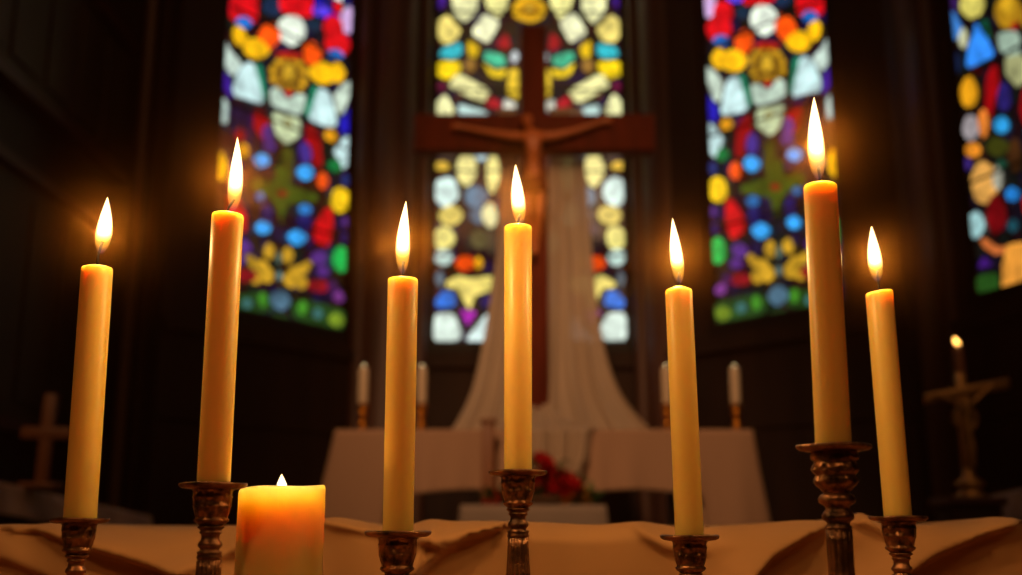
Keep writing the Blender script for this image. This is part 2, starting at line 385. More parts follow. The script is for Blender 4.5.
E7(176, 14, 18, 30, (52, 26, 84)); P7([(155, 34), (186, 42), (208, 92), (186, 132), (160, 108)], (64, 132, 212)); E7(236, 16, 42, 46, (206, 192, 92)); E7(276, 76, 18, 20, (16, 50, 52)); P7([(244, 72), (282, 110), (312, 182), (214, 232), (226, 130)], (50, 140, 244))
P7([(262, 60), (286, 62), (300, 130), (290, 124)], (0, 84, 50)); E7(352, 40, 48, 56, (172, 124, 20)); E7(352, 20, 24, 30, (206, 156, 30)); P7([(350, 84), (388, 60), (378, 112)], (190, 24, 14)); P7([(316, 104), (392, 100), (392, 230), (350, 190), (320, 160)], (150, 172, 152)); P7([(340, 176), (400, 170), (430, 250), (380, 286), (340, 240)], (152, 152, 104))
E7(209, 125, 18, 36, (192, 192, 152)); P7([(302, 206), (324, 202), (326, 268), (302, 376), (276, 370), (280, 242)], (150, 6, 12)); E7(252, 228, 22, 18, (76, 8, 12)); E7(340, 312, 24, 52, (34, 26, 94)); E7(227, 296, 31, 56, (224, 152, 22)); E7(190, 200, 14, 40, (16, 32, 64))
E7(234, 412, 28, 46, (160, 150, 152)); E7(274, 394, 20, 50, (224, 124, 44)); E7(242, 480, 28, 28, (224, 134, 34)); E7(332, 400, 28, 30, (40, 144, 204)); E7(320, 470, 40, 34, (52, 54, 12)); E7(376, 500, 26, 60, (62, 34, 12)); E7(222, 524, 18, 22, (56, 34, 110)); E7(420, 340, 30, 70, DRED)
E7(430, 60, 34, 60, (172, 124, 20)); E7(470, 160, 30, 50, (50, 140, 244)); E7(440, 420, 30, 40, SKY)
E8(264, 130, 44, 66, (212, 152, 72)); E8(304, 116, 18, 40, (156, 154, 136)); E8(318, 76, 20, 18, (22, 64, 46)); E8(350, 165, 25, 25, (32, 124, 204)); E8(238, 258, 29, 45, (144, 184, 184)); E8(300, 226, 34, 62, (104, 6, 12))
P8([(250, 300), (264, 290), (300, 322), (356, 318), (356, 346), (300, 350), (262, 330)], (184, 96, 44)); P8([(330, 310), (392, 300), (392, 440), (316, 456), (318, 392)], (222, 144, 52)); P8([(240, 390), (264, 342), (292, 384)], (62, 22, 112)); P8([(236, 410), (310, 396), (314, 456), (242, 470)], (32, 72, 22)); E8(352, 260, 18, 24, (22, 72, 84)); E8(420, 200, 40, 60, DRED)
E8(430, 380, 40, 60, (222, 144, 52))

HDIR = {}
def window(n, W, shapes, side_pad=.02, dark=False):
    """one leaded window: backing of lead, raised coloured panes; upper part above the picture carries on as quarries"""
    a, b = W; d = (b-a).normalized(); nr = Vector((d.y, -d.x))           # towards the room
    if nr.y > 0: nr = -nr
    wid = (b-a).length
    def W3(u, z, off): return Vector((a.x+d.x*u+nr.x*off, a.y+d.y*u+nr.y*off, z))
    zb = HB+ZC
    bm = bmesh.new(); col = bm.loops.layers.float_color.new('pane')
    def add(poly, c, off, th=.004):
        poly = [(min(max(u, .004), wid-.004), min(max(z, zb+.004), WT)) for u, z in poly]
        q = []
        for p in poly:
            if not q or (abs(p[0]-q[-1][0])+abs(p[1]-q[-1][1])) > .0006: q.append(p)
        if len(q) < 3: return
        ar = sum(q[i-1][0]*q[i][1]-q[i][0]*q[i-1][1] for i in range(len(q)))
        if abs(ar) < 1e-5: return
        f = [bm.verts.new(W3(u, z, off+th)) for u, z in q]; g = [bm.verts.new(W3(u, z, off)) for u, z in q]
        fs = [bm.faces.new(f)]
        for i in range(len(q)):
            fs.append(bm.faces.new((f[i-1], f[i], g[i], g[i-1])))
        cl = (*lin(c), 1)
        for k, F_ in enumerate(fs):
            for L in F_.loops: L[col] = cl if k == 0 else (0, 0, 0, 1)
    # lead field
    add([(0, zb), (wid, zb), (wid, WT), (0, WT)], (5, 4, 4), -.004)
    # small dark quarries fill the gaps between the figures' panes
    random.seed(n*11)
    nx = max(4, int(wid/.075)); hz = .085
    fill = [(20, 12, 52), (30, 8, 26), (8, 22, 16), (36, 8, 10), (14, 18, 30), (28, 20, 10)] if not dark else [(16, 12, 26), (20, 6, 10), (8, 16, 14)]
    z = zb+.01
    while z < WT-.02:
        for k in range(nx):
            u0 = wid*k/nx; u1 = wid*(k+1)/nx; g = .006
            c = random.choice(fill)
            if z > P(500, 0, a.y).z+.15: c = random.choice([RED, DBL, CYN, GOLD, GRN, DRED, PUR, NAVY, (60, 76, 12)])
            add([(u0+g, z+g), (u1-g, z+g), (u1-g, z+hz-g), (u0+g, z+hz-g)], c, .000)
        z += hz
    lvl = {}
    for i, (poly, c) in enumerate(shapes):
        add(poly, c, .005+.0003*i)
    me = obj('window_%d' % n, bm, M['glass'], None, False); me['kind'] = 'structure'
    # saddle bars and frame
    bm = bmesh.new()
    for z in (zb+.55, zb+1.1, zb+1.65, zb+2.2):
        for s in (0,):
            v = bx(bm, (0, 0, z-.006), (wid, .01, z+.006))
            for q in v: u = q.co.x; o_ = q.co.y; q.co = W3(u, q.co.z, .045+o_)
    def fr(u0, u1, z0, z1, o0, o1):
        v = bx(bm, (u0, o0, z0), (u1, o1, z1))
        for q in v: q.co = W3(q.co.x, q.co.z, q.co.y)
    fr(-.05, .0, zb-.05, WT, -.05, .018); fr(wid, wid+.05, zb-.05, WT, -.05, .018); fr(-.05, wid+.05, zb-.06, zb, -.05, .025)
    o = obj('window_frame', bm, M['lead'], me, False)
    # the wall round the window
    bm = bmesh.new()
    bp = .34 if n != 1 else .30
    fr2 = lambda u0, u1, z0, z1, o0, o1: [setattr(q, 'co', W3(q.co.x, q.co.z, q.co.y)) for q in bx(bm, (u0, o0, z0), (u1, o1, z1))]
    fr2(-bp, wid+bp, DAIS, zb-.06, -.06, .03); fr2(-bp, wid+bp, WT, ZTOP, -.06, .03)
    fr2(-bp, -.05, zb-.06, WT, -.06, .03); fr2(wid+.05, wid+bp, zb-.06, WT, -.06, .03)
    # moulded string course under the sill and plain panel fillets
    fr2(-bp, wid+bp, zb-.16, zb-.11, .03, .07); fr2(-bp, wid+bp, zb-.60, zb-.57, .03, .045)
    w_ = obj('wall_apse', bm, M['wood'], None, False); w_['kind'] = 'structure'
    return me

def mapped(shapes, ox, oy, s, W, mir=None):
    out = []
    for i, (poly, c) in enumerate(shapes):
        cxm = sum(p[0] for p in poly)/len(poly); cym = sum(p[1] for p in poly)/len(poly)
        poly = [(x+(x-cxm)*.16*noise.noise((x*.03, y*.03, i*1.7))-2.6*(1 if x > cxm else -1), y+(y-cym)*.16*noise.noise((x*.03, y*.03, i*1.7+9))-2.6*(1 if y > cym else -1)) for x, y in poly]
        q = [hit(ox+x/s, oy+y/s, W) for x, y in poly]
        out.append((q, c))
    return out
wid = lambda W: (W[1]-W[0]).length
right_shapes = mapped(R5, 680, 0, 3.194, WR)+mapped(R6, 680, 160, 3.106, WR)
fL = wid(WL)/wid(WR)
left_shapes = []
for poly, c in right_shapes:
    left_shapes.append(([( (wid(WR)-u)*fL, z+.004) for u, z in poly], c))
c_shapes = mapped(CT, 400, 0, 3.196, WC)+mapped(CB, 400, 130, 2.615, WC)
r4 = mapped(R7, 900, 0, 3.197, W4)+mapped(R8, 900, 140, 3.025, W4)
window(1, WL, left_shapes)
window(2, WC, c_shapes)
window(3, WR, right_shapes)
window(4, W4, r4, dark=True)

# clustered columns at the angles of the apse
def column(name, x, y, r, m=None, minor=()):
    bm = bmesh.new()
    lathe(bm, [(r*1.25, DAIS), (r*1.25, DAIS+.25), (r*1.12, DAIS+.30), (r*1.18, DAIS+.34), (r, DAIS+.42), (r, 5.9), (r*1.2, 6.1), (r*1.3, 6.2), (r*1.3, ZTOP)], 40)
    bmesh.ops.translate(bm, verts=bm.verts[:], vec=(x, y, 0))
    for (dx, dy, rr) in minor:
        b2 = lathe(bm, [(rr*1.3, DAIS), (rr*1.3, DAIS+.2), (rr, DAIS+.3), (rr, 6.0), (rr*1.3, ZTOP)], 20)
        bmesh.ops.translate(bm, verts=[v for ring in b2 for v in ring], vec=(x+dx, y+dy, 0))
    o = obj(name, bm, m or M['column']); o['kind'] = 'structure'; return o
column('trim_column', -.76, 6.42, .17, minor=((.20, .03, .045), (-.14, -.15, .05)))
column('trim_column', .98, 6.36, .17, minor=((-.19, .07, .045), (.13, -.16, .05)))
column('trim_column', 2.02, 5.40, .18, minor=((-.21, -.02, .05), (.20, -.06, .05)))
column('trim_column', -1.80, 5.72, .20, minor=((.17, -.16, .05), (-.1, -.19, .03)))
column('trim_lit_edge', -2.02, 5.60, .03, M['lit_edge'])  # slim pale shaft added for the lit edge of the pillar
bm = bmesh.new(); bx(bm, (XR, 3.4, 0), (XR+.12, 5.0, ZTOP)); struct('wall_right', bm, M['wood'])
bm = bmesh.new(); bx(bm, (-2.3, 6.95, 0), (2.9, 7.05, ZTOP)); struct('wall_apse_back', bm, M['black_wood'])

# ---------------------------------------------------------------- altar
AX0, AX1, AY0, AY1, AZ = P(336, 430, 4.65).x, P(752, 430, 4.65).x, 4.65, 5.62, P(500, 430, 4.65).z
alt = thing('altar_table', 'broad altar table standing on the sanctuary floor under the crucifix', 'altar', ((AX0+AX1)/2, (AY0+AY1)/2, DAIS))
ox, oy = -(AX0+AX1)/2, -(AY0+AY1)/2
bm = bmesh.new(); bx(bm, (AX0+ox+.02, AY0+oy+.02, AZ-.07-DAIS), (AX1+ox-.02, AY1+oy-.02, AZ-.006-DAIS)); bevel(bm, .006); obj('tabletop', bm, M['wood'], alt)
for sx in (0, 1):
    x0 = AX0+ox+.012 if sx == 0 else AX1+ox-.252
    bm = bmesh.new(); bx(bm, (x0, AY0+oy+.02, 0), (x0+.24, AY1+oy-.07, AZ-.07-DAIS)); bevel(bm, .008); obj('leg', bm, M['altarcloth'], alt)
def altar_cloth():
    bm = bmesh.new(); X0, X1, Y0, Y1 = AX0, AX1, AY0, AY1
    per = []                                    # walk left side back->front, front, right side front->back
    N = 260; Ls = (Y1-Y0); Lf = X1-X0; tot = 2*Ls+Lf; r = .02
    rows = 22
    rings = []
    for k in range(N+1):
        s = tot*k/N
        if s < Ls: x, y, nx_, ny_ = X0, Y1-s, -1, 0; side = 1; dc = Ls-s
        elif s < Ls+Lf: x, y, nx_, ny_ = X0+(s-Ls), Y0, 0, -1; side = 0; dc = min(s-Ls, Ls+Lf-s)
        else: x, y, nx_, ny_ = X1, Y0+(s-Ls-Lf), 1, 0; side = 1; dc = s-Ls-Lf
        if dc < .05:
            t = 1-dc/.05; q = .35*t
            if side: ny_ = -q*2
            else: nx_ = (-1 if x < (X0+X1)/2 else 1)*q*2
            l_ = sqrt(nx_*nx_+ny_*ny_); nx_ /= l_; ny_ /= l_
        drop = .47 if side else ip([(0, .47), (.21, .46), (.225, .265), (3, .25)], dc)+.012*sin(x*9)
        fold = .012*sin(s*34+sin(s*9)*2)+.01*sin(s*15)
        ring = []
        for j in range(rows+1):
            t = j/rows; z = -drop*t
            out = (.004+.03*t*(1 if not side else 2.6)) + fold*t*(1.2 if side else .8)
            ring.append(bm.verts.new((x+nx_*out, y+ny_*out, AZ+z + .0)))
        rings.append(ring)
    for a_, b_ in zip(rings, rings[1:]):
        for j in range(rows): bm.faces.new((a_[j], b_[j], b_[j+1], a_[j+1]))
    bm.faces.new([r_[0] for r_ in rings])
    return bm
o = obj('altar_cloth', altar_cloth(), M['altarcloth'])
md = o.modifiers.new('thick', 'SOLIDIFY'); md.thickness = .003; md.offset = 1
tag(o, 'long beige linen cloth hanging over the front and ends of the altar table', 'tablecloth')

# ---------------------------------------------------------------- crucifix
YC_ = 5.45
ctop, cl, cr = P(534, 25, YC_), P(414, 132, YC_), P(655, 132, YC_)
cx = P(534, 120, YC_).x; bt, bb = P(534, 114, YC_).z, P(534, 150, YC_).z
bm = bmesh.new()
hw = .068
bx(bm, (cx-hw, YC_, AZ+.05), (cx+hw, YC_+.10, ctop.z)); 
bevel(bm, .006)
cru = thing('altar_crucifix', 'tall wooden crucifix rising from the back of the altar before the middle window', 'crucifix', (cx, YC_+.05, AZ))
def place(o, par):
    o.parent = par; o.matrix_parent_inverse = Matrix.Translation(par.location).inverted(); return o
place(obj('upright_beam', bm, M['cross']), cru)
bm = bmesh.new(); bx(bm, (cl.x, YC_-.004, bb), (cr.x, YC_+.104, bt)); bevel(bm, .006); place(obj('cross_beam', bm, M['cross']), cru)
bm = bmesh.new(); bx(bm, (cx-.15, YC_-.08, AZ+.003), (cx+.15, YC_+.16, AZ+.05)); bevel(bm, .008); place(obj('foot', bm, M['cross']), cru)

def skin(name, chains, radii, m, sub=2, root=0):
    """chains: list of edges between named joints; radii per joint"""
    names = list(radii); idx = {k: i for i, k in enumerate(names)}
    me = bpy.data.meshes.new(name)
    me.from_pydata([radii[k][0] for k in names], [(idx[a], idx[b]) for a, b in chains], [])
    o = bpy.data.objects.new(name, me); C.objects.link(o)
    s = o.modifiers.new('skin', 'SKIN'); s.use_smooth_shade = True
    for i, k in enumerate(names):
        r = radii[k][1]; me.skin_vertices[0].data[i].radius = r if isinstance(r, tuple) else (r, r)
        me.skin_vertices[0].data[i].use_root = (i == root)
    u = o.modifiers.new('sub', 'SUBSURF'); u.levels = sub; u.render_levels = sub
    me.materials.append(m)
    return o
def Q(px, py, off=0): return tuple(P(px, py, YC_-.045-off))
J = {'hip': (Q(534, 182), (.052, .036)), 'waist': (Q(533, 168), (.040, .032)), 'chest': (Q(533, 149, .01), (.062, .042)), 'neckb': (Q(532, 135, .012), (.032, .026)), 'neck': (Q(530, 130, .018), .018),
     'chin': (Q(528, 126, .03), .022), 'head': (Q(527, 120, .034), (.033, .038)), 'crownv': (Q(527, 114.5, .03), .026),
     'shl': (Q(516, 137, .008), .028), 'ell': (Q(491, 133), .019), 'wrl': (Q(464, 127.5), .012), 'hal': (Q(458, 126.5), .014),
     'shr': (Q(550, 137, .008), .028), 'elr': (Q(575, 131), .019), 'wrr': (Q(600, 122.5), .012), 'har': (Q(606, 121), .014),
     'thl': (Q(528, 192, .012), .034), 'knl': (Q(527, 214, .035), .025), 'cal': (Q(530, 228, .018), .022), 'anl': (Q(533, 246, .004), .014), 'fol': (Q(533, 255, .022), .013),
     'thr': (Q(540, 192, .012), .034), 'knr': (Q(539, 213, .045), .025), 'car': (Q(537, 228, .022), .022), 'anr': (Q(535.5, 245, .014), .014), 'for': (Q(535, 254, .036), .013)}
CH = [('hip', 'waist'), ('waist', 'chest'), ('chest', 'neckb'), ('neckb', 'neck'), ('neck', 'chin'), ('chin', 'head'), ('head', 'crownv'),
      ('neckb', 'shl'), ('shl', 'ell'), ('ell', 'wrl'), ('wrl', 'hal'), ('neckb', 'shr'), ('shr', 'elr'), ('elr', 'wrr'), ('wrr', 'har'),
      ('hip', 'thl'), ('thl', 'knl'), ('knl', 'cal'), ('cal', 'anl'), ('anl', 'fol'), ('hip', 'thr'), ('thr', 'knr'), ('knr', 'car'), ('car', 'anr'), ('anr', 'for')]
for s, hk, px, py, sg in (('l', 'hal', 458, 126.5, -1), ('r', 'har', 606, 121, 1)):
    for q, (dx, dy) in enumerate(((4.4, -2.2), (5.2, -.9), (5.0, .5), (4.2, 1.7))):
        J['f%s%d' % (s, q)] = (Q(px+sg*dx*.9, py+dy, .004), .0042); J['g%s%d' % (s, q)] = (Q(px+sg*(dx+1.6), py+dy+.5, .014), .0034)
        CH += [(hk, 'f%s%d' % (s, q)), ('f%s%d' % (s, q), 'g%s%d' % (s, q))]
    J['t'+s] = (Q(px+sg*.6, py-3.2, .008), .0044); CH.append((hk, 't'+s))
body = skin('corpus', CH, J, M['corpus']); place(body, cru); body['label'] = 'carved wooden figure with arms outstretched'
hd = Vector(Q(527, 119, .034))
bm = bmesh.new(); bmesh.ops.create_uvsphere(bm, u_segments=20, v_segments=14, radius=1)
for v in bm.verts:
    v.co = Vector((v.co.x*.043, v.co.y*.045+.010, v.co.z*.048+.008))
    if v.co.y < -.006 and v.co.z < .03: v.co.y = -.006
    if v.co.z < -.01: v.co.z *= 1.5
    v.co += hd
hair = obj('hair', bm, M['cross']); place(hair, body)
bm = bmesh.new(); bmesh.ops.create_uvsphere(bm, u_segments=12, v_segments=8, radius=1)
for v in bm.verts: v.co = Vector((v.co.x*.006, v.co.y*.008-.038, v.co.z*.012-.002))+hd
nose = obj('nose', bm, M['corpus']); place(nose, body)
bm = bmesh.new(); hp = Vector(Q(534, 185, .004))
def lf(i, a, r, z): return r*(1+.06*sin(9*a)), z
lathe(bm, [(.055, .04), (.062, .03), (.068, 0), (.074, -.04), (.07, -.055), (.06, -.05)], 36, lf)
for v in bm.verts: v.co = Vector((v.co.x*1.05, v.co.y*.82, v.co.z+.02*sin(v.co.x*40)*.3))+hp
lo = obj('loincloth', bm, M['cross']); place(lo, body)
# top plate of the cross
bm = bmesh.new(); tp = P(534, 70, YC_)

# sheer veil hung over the arms behind the figure, spreading to the altar top
def veil(name, tab, Yt, folds, nu=70, nv=90, phase=0):
    bm = bmesh.new()
    L = [(t, xl) for t, xl, xr, py, Y in tab]
    def fn(u, v):
        xl = ip([(r[0], r[1]) for r in tab], v); xr = ip([(r[0], r[2]) for r in tab], v)
        py = ip([(r[0], r[3]) for r in tab], v) if False else None
        k = v*(len(tab)-1); i = min(int(k), len(tab)-2); f = k-i
        py = tab[i][3]*(1-f)+tab[i+1][3]*f; Y = tab[i][4]*(1-f)+tab[i+1][4]*f
        xl = tab[i][1]*(1-f)+tab[i+1][1]*f; xr = tab[i][2]*(1-f)+tab[i+1][2]*f
        # folds in depth, wider lower down
        Y2 = Y + folds*(.4+v)*(sin(u*PI*6+phase+v*2.5)+.45*sin(u*PI*13.7+v*5+phase)+.35*sin(u*u*PI*19+phase*2))*.5
        p = P(xl+(xr-xl)*u, py, Y2)
        return p
    grid(bm, nu, nv, fn)
    return bm
VT = [(0, 498, 515, 108, 5.53), (0, 499, 516, 150, 5.58), (0, 500, 522, 200, 5.58), (0, 497, 528, 250, 5.58), (0, 490, 532, 300, 5.58), (0, 483, 536, 340, 5.575), (0, 477, 538, 370, 5.56), (0, 470, 540, 395, 5.50), (0, 459, 542, 418, 5.40), (0, 445, 544, 440, 5.28)]
VR = [(0, 549, 583, 108, 5.53), (0, 548, 584, 150, 5.58), (0, 547, 588, 200, 5.58), (0, 547, 592, 250, 5.58), (0, 546, 597, 300, 5.58), (0, 545, 603, 340, 5.575), (0, 543, 611, 370, 5.56), (0, 542, 622, 395, 5.50), (0, 542, 638, 416, 5.40), (0, 542, 660, 440, 5.28)]
def resample(T, n=40):
    out = []
    for i in range(n):
        k = i/(n-1)*(len(T)-1); a = min(int(k), len(T)-2); f = k-a
        p0, p1, p2, p3 = T[max(a-1, 0)], T[a], T[a+1], T[min(a+2, len(T)-1)]
        out.append(tuple(.5*((2*p1[j])+(-p0[j]+p2[j])*f+(2*p0[j]-5*p1[j]+4*p2[j]-p3[j])*f*f+(-p0[j]+3*p1[j]-3*p2[j]+p3[j])*f**3) for j in range(5)))
    return out
vl = obj('sheer_veil', veil('v', resample(VT), 0, .035), M['veil']); tag(vl, 'sheer white cloth hanging from the left arm of the tall crucifix down to the altar', 'drape', 'sheer cloths draped on the tall crucifix')
vr = obj('sheer_veil', veil('v', resample(VR), 0, .04, phase=1.3), M['veil']); tag(vr, 'sheer white cloth hanging from the right arm of the tall crucifix down to the altar', 'drape', 'sheer cloths draped on the tall crucifix')
# gathered runner round the foot of the crucifix, over the altar and down its front
def runner():
    bm = bmesh.new()
    prof = [(0, 5.36, .17), (.12, 5.30, .155), (.25, 5.18, .09), (.4, 5.0, .045), (.55, 4.8, .02), (.62, 4.66, .012), (.65, 4.60, -.01), (.8, 4.585, -.14), (1, 4.57, -.30)]
    def fn(u, v):
        Y = ip([(a, b) for a, b, c in prof], v); z = ip([(a, c) for a, b, c in prof], v)
        w0 = ip([(0, .05), (.25, .28), (.45, .34), (.58, .12), (.66, .05), (1, .03)], v); w1 = ip([(0, .05), (.25, .34), (.45, .44), (.58, .28), (.66, .21), (1, .15)], v)
        x0 = cx-w0; x1 = cx+w1
        x = x0+(x1-x0)*u
        edge = min(u, 1-u)*2
        zz = z*ip([(0, .12), (.5, .8), (1, 1)], edge) if v < .62 else z
        f = .014*sin(u*40+v*4)+.012*sin(u*19+2)
        if v < .62: zz = max(zz+f*.7*(.3+edge)+.006, .006)
        else: Y -= max(f, -.012)+.012
        return (x, Y, AZ+zz)
    grid(bm, 90, 70, fn); return bm
rn = obj('altar_runner', runner(), M['veil']); tag(rn, 'pale gauzy cloth heaped at the foot of the crucifix and falling over the altar front', 'cloth')

# ---------------------------------------------------------------- altar candles
def wick_bm(h=.012, r=.0008, bend=.003):
    bm = bmesh.new(); tube(bm, [(0, 0, -.003), (0, 0, h*.4), (bend*.4, 0, h*.75), (bend, 0, h)], [r, r, r, r*.8], 8); return bm
def flame_obj(name, L, R, lean, m, par, fat=.30, curl=0, base=.0):
    """teardrop; 'rise' runs 0 at the wick to 1 at the tip"""
    bm = bmesh.new(); n = 24; k = 30; rings = []
    for i in range(k):
        t = i/(k-1)
        r = R*max(0, sin(PI*min(1, .012+.988*t)**.70))**.82*(1.04-.16*t)
        r = max(r, R*.02)
        cxk = lean*(t**1.4)+curl*sin(t*PI)
        rings.append([bm.verts.new((cxk+r*cos(2*PI*j/n), r*.85*sin(2*PI*j/n), base+L*t)) for j in range(n)])
    for i in range(k-1):
        for j in range(n): bm.faces.new((rings[i][j], rings[i][(j+1) % n], rings[i+1][(j+1) % n], rings[i+1][j]))
    bm.faces.new(rings[0][::-1]); bm.faces.new(rings[-1])
    o = obj(name, bm, m, par)
    at = o.data.attributes.new('rise', 'FLOAT', 'POINT')
    for i, v in enumerate(o.data.vertices): at.data[i].value = (v.co.z-base)/L
    return o
hs, hw_ = [], []
def brass_holder():
    bm = bmesh.new()
    lathe(bm, [(.045, 0), (.047, .006), (.040, .014), (.022, .022), (.016, .034), (.022, .044), (.014, .056), (.012, .078), (.022, .092), (.024, .100), (.014, .108), (.018, .118), (.030, .128), (.031, .134), (.020, .136)], 28)
    return bm
side = {362: 'the left end of the altar', 420: 'the altar left of the crucifix', 666: 'the altar just right of the crucifix', 737: 'the right end of the altar'}
for i, (px, top) in enumerate(((362, 364), (421, 364), (668, 362), (737, 357))):
    p = P(px, 430, 4.92); p.z = AZ+.003
    if i == 0:
        h0 = obj('brass_candlestick', brass_holder(), M['brass'], loc=p); h = h0
        c0 = thing('altar_candle', '', 'candle', p+Vector((0, 0, .137)))
        bm = bmesh.new(); lathe(bm, [(.022, 0), (.0225, .01), (.0225, .155), (.020, .166), (.012, .172), (.004, .1725)], 28); obj('wax', bm, M['pale_wax'], c0)
        obj('wick', wick_bm(.006, .001, 0), M['wick'], c0, loc=(0, 0, .172)); fo = flame_obj('flame', .010, .004, 0, M['tip_glow'], c0); fo.location = (0, 0, .1735)  # the tiny flame is an added glow for the bright tip
        c = c0
    else:
        h = h0.copy(); C.objects.link(h); h.location = p
        c = c0.copy(); C.objects.link(c); c.location = p+Vector((0, 0, .137))
        for ch in c0.children:
            d_ = ch.copy(); C.objects.link(d_); d_.parent = c
    h.location.z = AZ+.003
    tag(h, 'small brass candlestick on '+list(side.values())[i], 'candlestick', 'brass candlesticks on the altar')
    tag(c, 'short pale candle in the brass candlestick on '+list(side.values())[i], 'candle', 'short candles on the altar')

# ---------------------------------------------------------------- flowers, stand and post before the altar
bz = P(530, 505, 4.2).z; bx0, bx1 = P(462, 505, 4.2).x, P(604, 505, 4.2).x
fs = thing('flower_stand', 'low box stand before the altar carrying the flowers', 'stand', ((bx0+bx1)/2, 4.3, DAIS))
bm = bmesh.new(); w = (bx1-bx0)/2-.01; bx(bm, (-w, -.13, 0), (w, .13, bz-DAIS-.006)); bevel(bm, .006); obj('box', bm, M['wood'], fs)
def stand_cloth():
    bm = bmesh.new(); W2 = (bx1-bx0)/2; rings = []; N = 200; D2 = .14
    per = 4*(W2+D2)
    for k in range(N):
        s = per*k/N
        if s < 2*W2: x, y, a, b = -W2+s, -D2, 0, -1
        elif s < 2*W2+2*D2: x, y, a, b = W2, -D2+s-2*W2, 1, 0
        elif s < 4*W2+2*D2: x, y, a, b = W2-(s-2*W2-2*D2), D2, 0, 1
        else: x, y, a, b = -W2, D2-(s-4*W2-2*D2), -1, 0
        rings.append([bm.verts.new((x+a*(.004+t*.05+t*.012*sin(s*45)), y+b*(.004+t*.03+t*.012*sin(s*45)), bz-.30*t)) for t in [j/10 for j in range(11)]])
    for k in range(N):
        A, B = rings[k], rings[(k+1) % N]
        for j in range(10): bm.faces.new((A[j], B[j], B[j+1], A[j+1]))
    bm.faces.new([r_[0] for r_ in rings])
    bmesh.ops.translate(bm, verts=bm.verts[:], vec=((bx0+bx1)/2, 4.3, 0))
    return bm
o = obj('stand_cloth', stand_cloth(), M['white_cloth']); tag(o, 'greyish white cloth draped over the low flower stand before the altar', 'cloth')
fa = thing('flower_arrangement', 'low arrangement of red and yellow flowers with green leaves on the white draped stand', 'flowers', (P(545, 505, 4.25).x, 4.25, bz+.003))
def rose(R):
    bm = bmesh.new()
    for ring, (n, rr, tilt, sz) in enumerate(((3, .12, 1.3, .45), (5, .30, 1.0, .6), (6, .52, .65, .75), (8, .75, .3, .8))):
        for k in range(n):
            a = 2*PI*k/n+ring*.5
            Mx = Matrix.Rotation(a, 4, 'Z') @ Matrix.Translation((R*rr*.5, 0, R*(.45-ring*.14))) @ Matrix.Rotation(-tilt, 4, 'Y')
            V = [[bm.verts.new(Mx @ Vector((R*sz*u*1.0, R*sz*(v-.5)*1.1*sin(PI*(.15+.75*u)), R*.25*((v-.5)**2*4)*1.0 + R*.12*u*u))) for v in [j/4 for j in range(5)]] for u in [i/4 for i in range(5)]]
            for i in range(4):
                for j in range(4): bm.faces.new((V[i][j], V[i+1][j], V[i+1][j+1], V[i][j+1]))
    return bm
blooms = [(541, 466, .05, 'red'), (549, 478, .045, 'red'), (537, 484, .05, 'red'), (561, 484, .052, 'red'), (552, 494, .05, 'red'), (540, 497, .045, 'red'), (573, 490, .045, 'red'), (494, 501, .038, 'red'), (528, 490, .04, 'red'), (571, 499, .04, 'yellow'), (578, 494, .036, 'yellow'), (584, 501, .03, 'yellow'), (565, 497, .03, 'yellow')]
protos = {}
for i, (px, py, r, m) in enumerate(blooms):
    p = P(px, py, 4.20+.03*(i % 3))-fa.location
    if m not in protos:
        o = obj('rose' if m == 'red' else 'yellow_bloom', rose(.05), M[m], fa); protos[m] = o
    else:
        o = protos[m].copy(); C.objects.link(o)
    o.parent = fa; o.location = p; o.scale = (r/.05,)*3
    o.rotation_euler = (radians(55+random.uniform(-20, 15)), radians(random.uniform(-30, 30)), random.uniform(-.6, .6))
bm = bmesh.new()
for i in range(230):
    px = random.gauss(548, 30); px = min(max(px, 488), 598); py = 503-abs(random.gauss(0, 1))*max(4, 22-abs(px-548)*.35)
    p = P(px, max(py, 462), 4.22+random.uniform(-.03, .06))-fa.location
    p.z = max(p.z, .012)
    a = random.uniform(0, 2*PI); L_ = random.uniform(.04, .07); Mx = Matrix.Translation(p) @ Matrix.Rotation(a, 4, 'Z') @ Matrix.Rotation(-random.uniform(.1, 1.1), 4, 'Y')
    pts = [(0, 0, 0), (L_*.3, L_*.16, .003), (L_*.7, L_*.13, .003), (L_, 0, -.003), (L_*.7, -L_*.13, .003), (L_*.3, -L_*.16, .003)]
    vs = [bm.verts.new(Mx @ Vector(q)) for q in pts]; mid = bm.verts.new(Mx @ Vector((L_*.5, 0, -.004)))
    for k in range(6): bm.faces.new((vs[k], vs[(k+1) % 6], mid))
for v in bm.verts: v.co.z = max(v.co.z, .003)
lv = obj('leaves', bm, M['leaf'], fa); lv['kind'] = 'stuff'
bm = bmesh.new(); lathe(bm, [(.07, 0), (.09, .01), (.10, .03), (.09, .03), (.08, .02)], 30); obj('bowl', bm, M['basket'], fa)
# stems so that every bloom reaches the bowl
bm = bmesh.new()
for px, py, r, m in blooms:
    p = P(px, py, 4.22)-fa.location; tube(bm, [(p.x*.25, 0, .03), (p.x*.7, .0, max(p.z*.6, .02)), (p.x, p.y, p.z)], .004, 6)
obj('stems', bm, M['leaf'], fa)
# post
pt, pbx = P(488, 419, 4.53), P(488, 500, 4.53).x
ps = thing('wooden_post', 'narrow brown wooden post standing before the altar left of the flowers', 'post', (pbx, 4.53, DAIS))
bm = bmesh.new(); bx(bm, (-.026, -.02, .03), (.026, .02, pt.z-DAIS-.02)); bevel(bm, .004); obj('shaft', bm, M['tan_wood'], ps)
bm = bmesh.new(); bx(bm, (-.034, -.026, pt.z-DAIS-.02), (.034, .026, pt.z-DAIS)); bevel(bm, .004); obj('cap', bm, M['tan_wood'], ps)
bm = bmesh.new(); bx(bm, (-.10, -.055, 0), (.10, .055, .03)); bevel(bm, .005); obj('foot', bm, M['tan_wood'], ps)

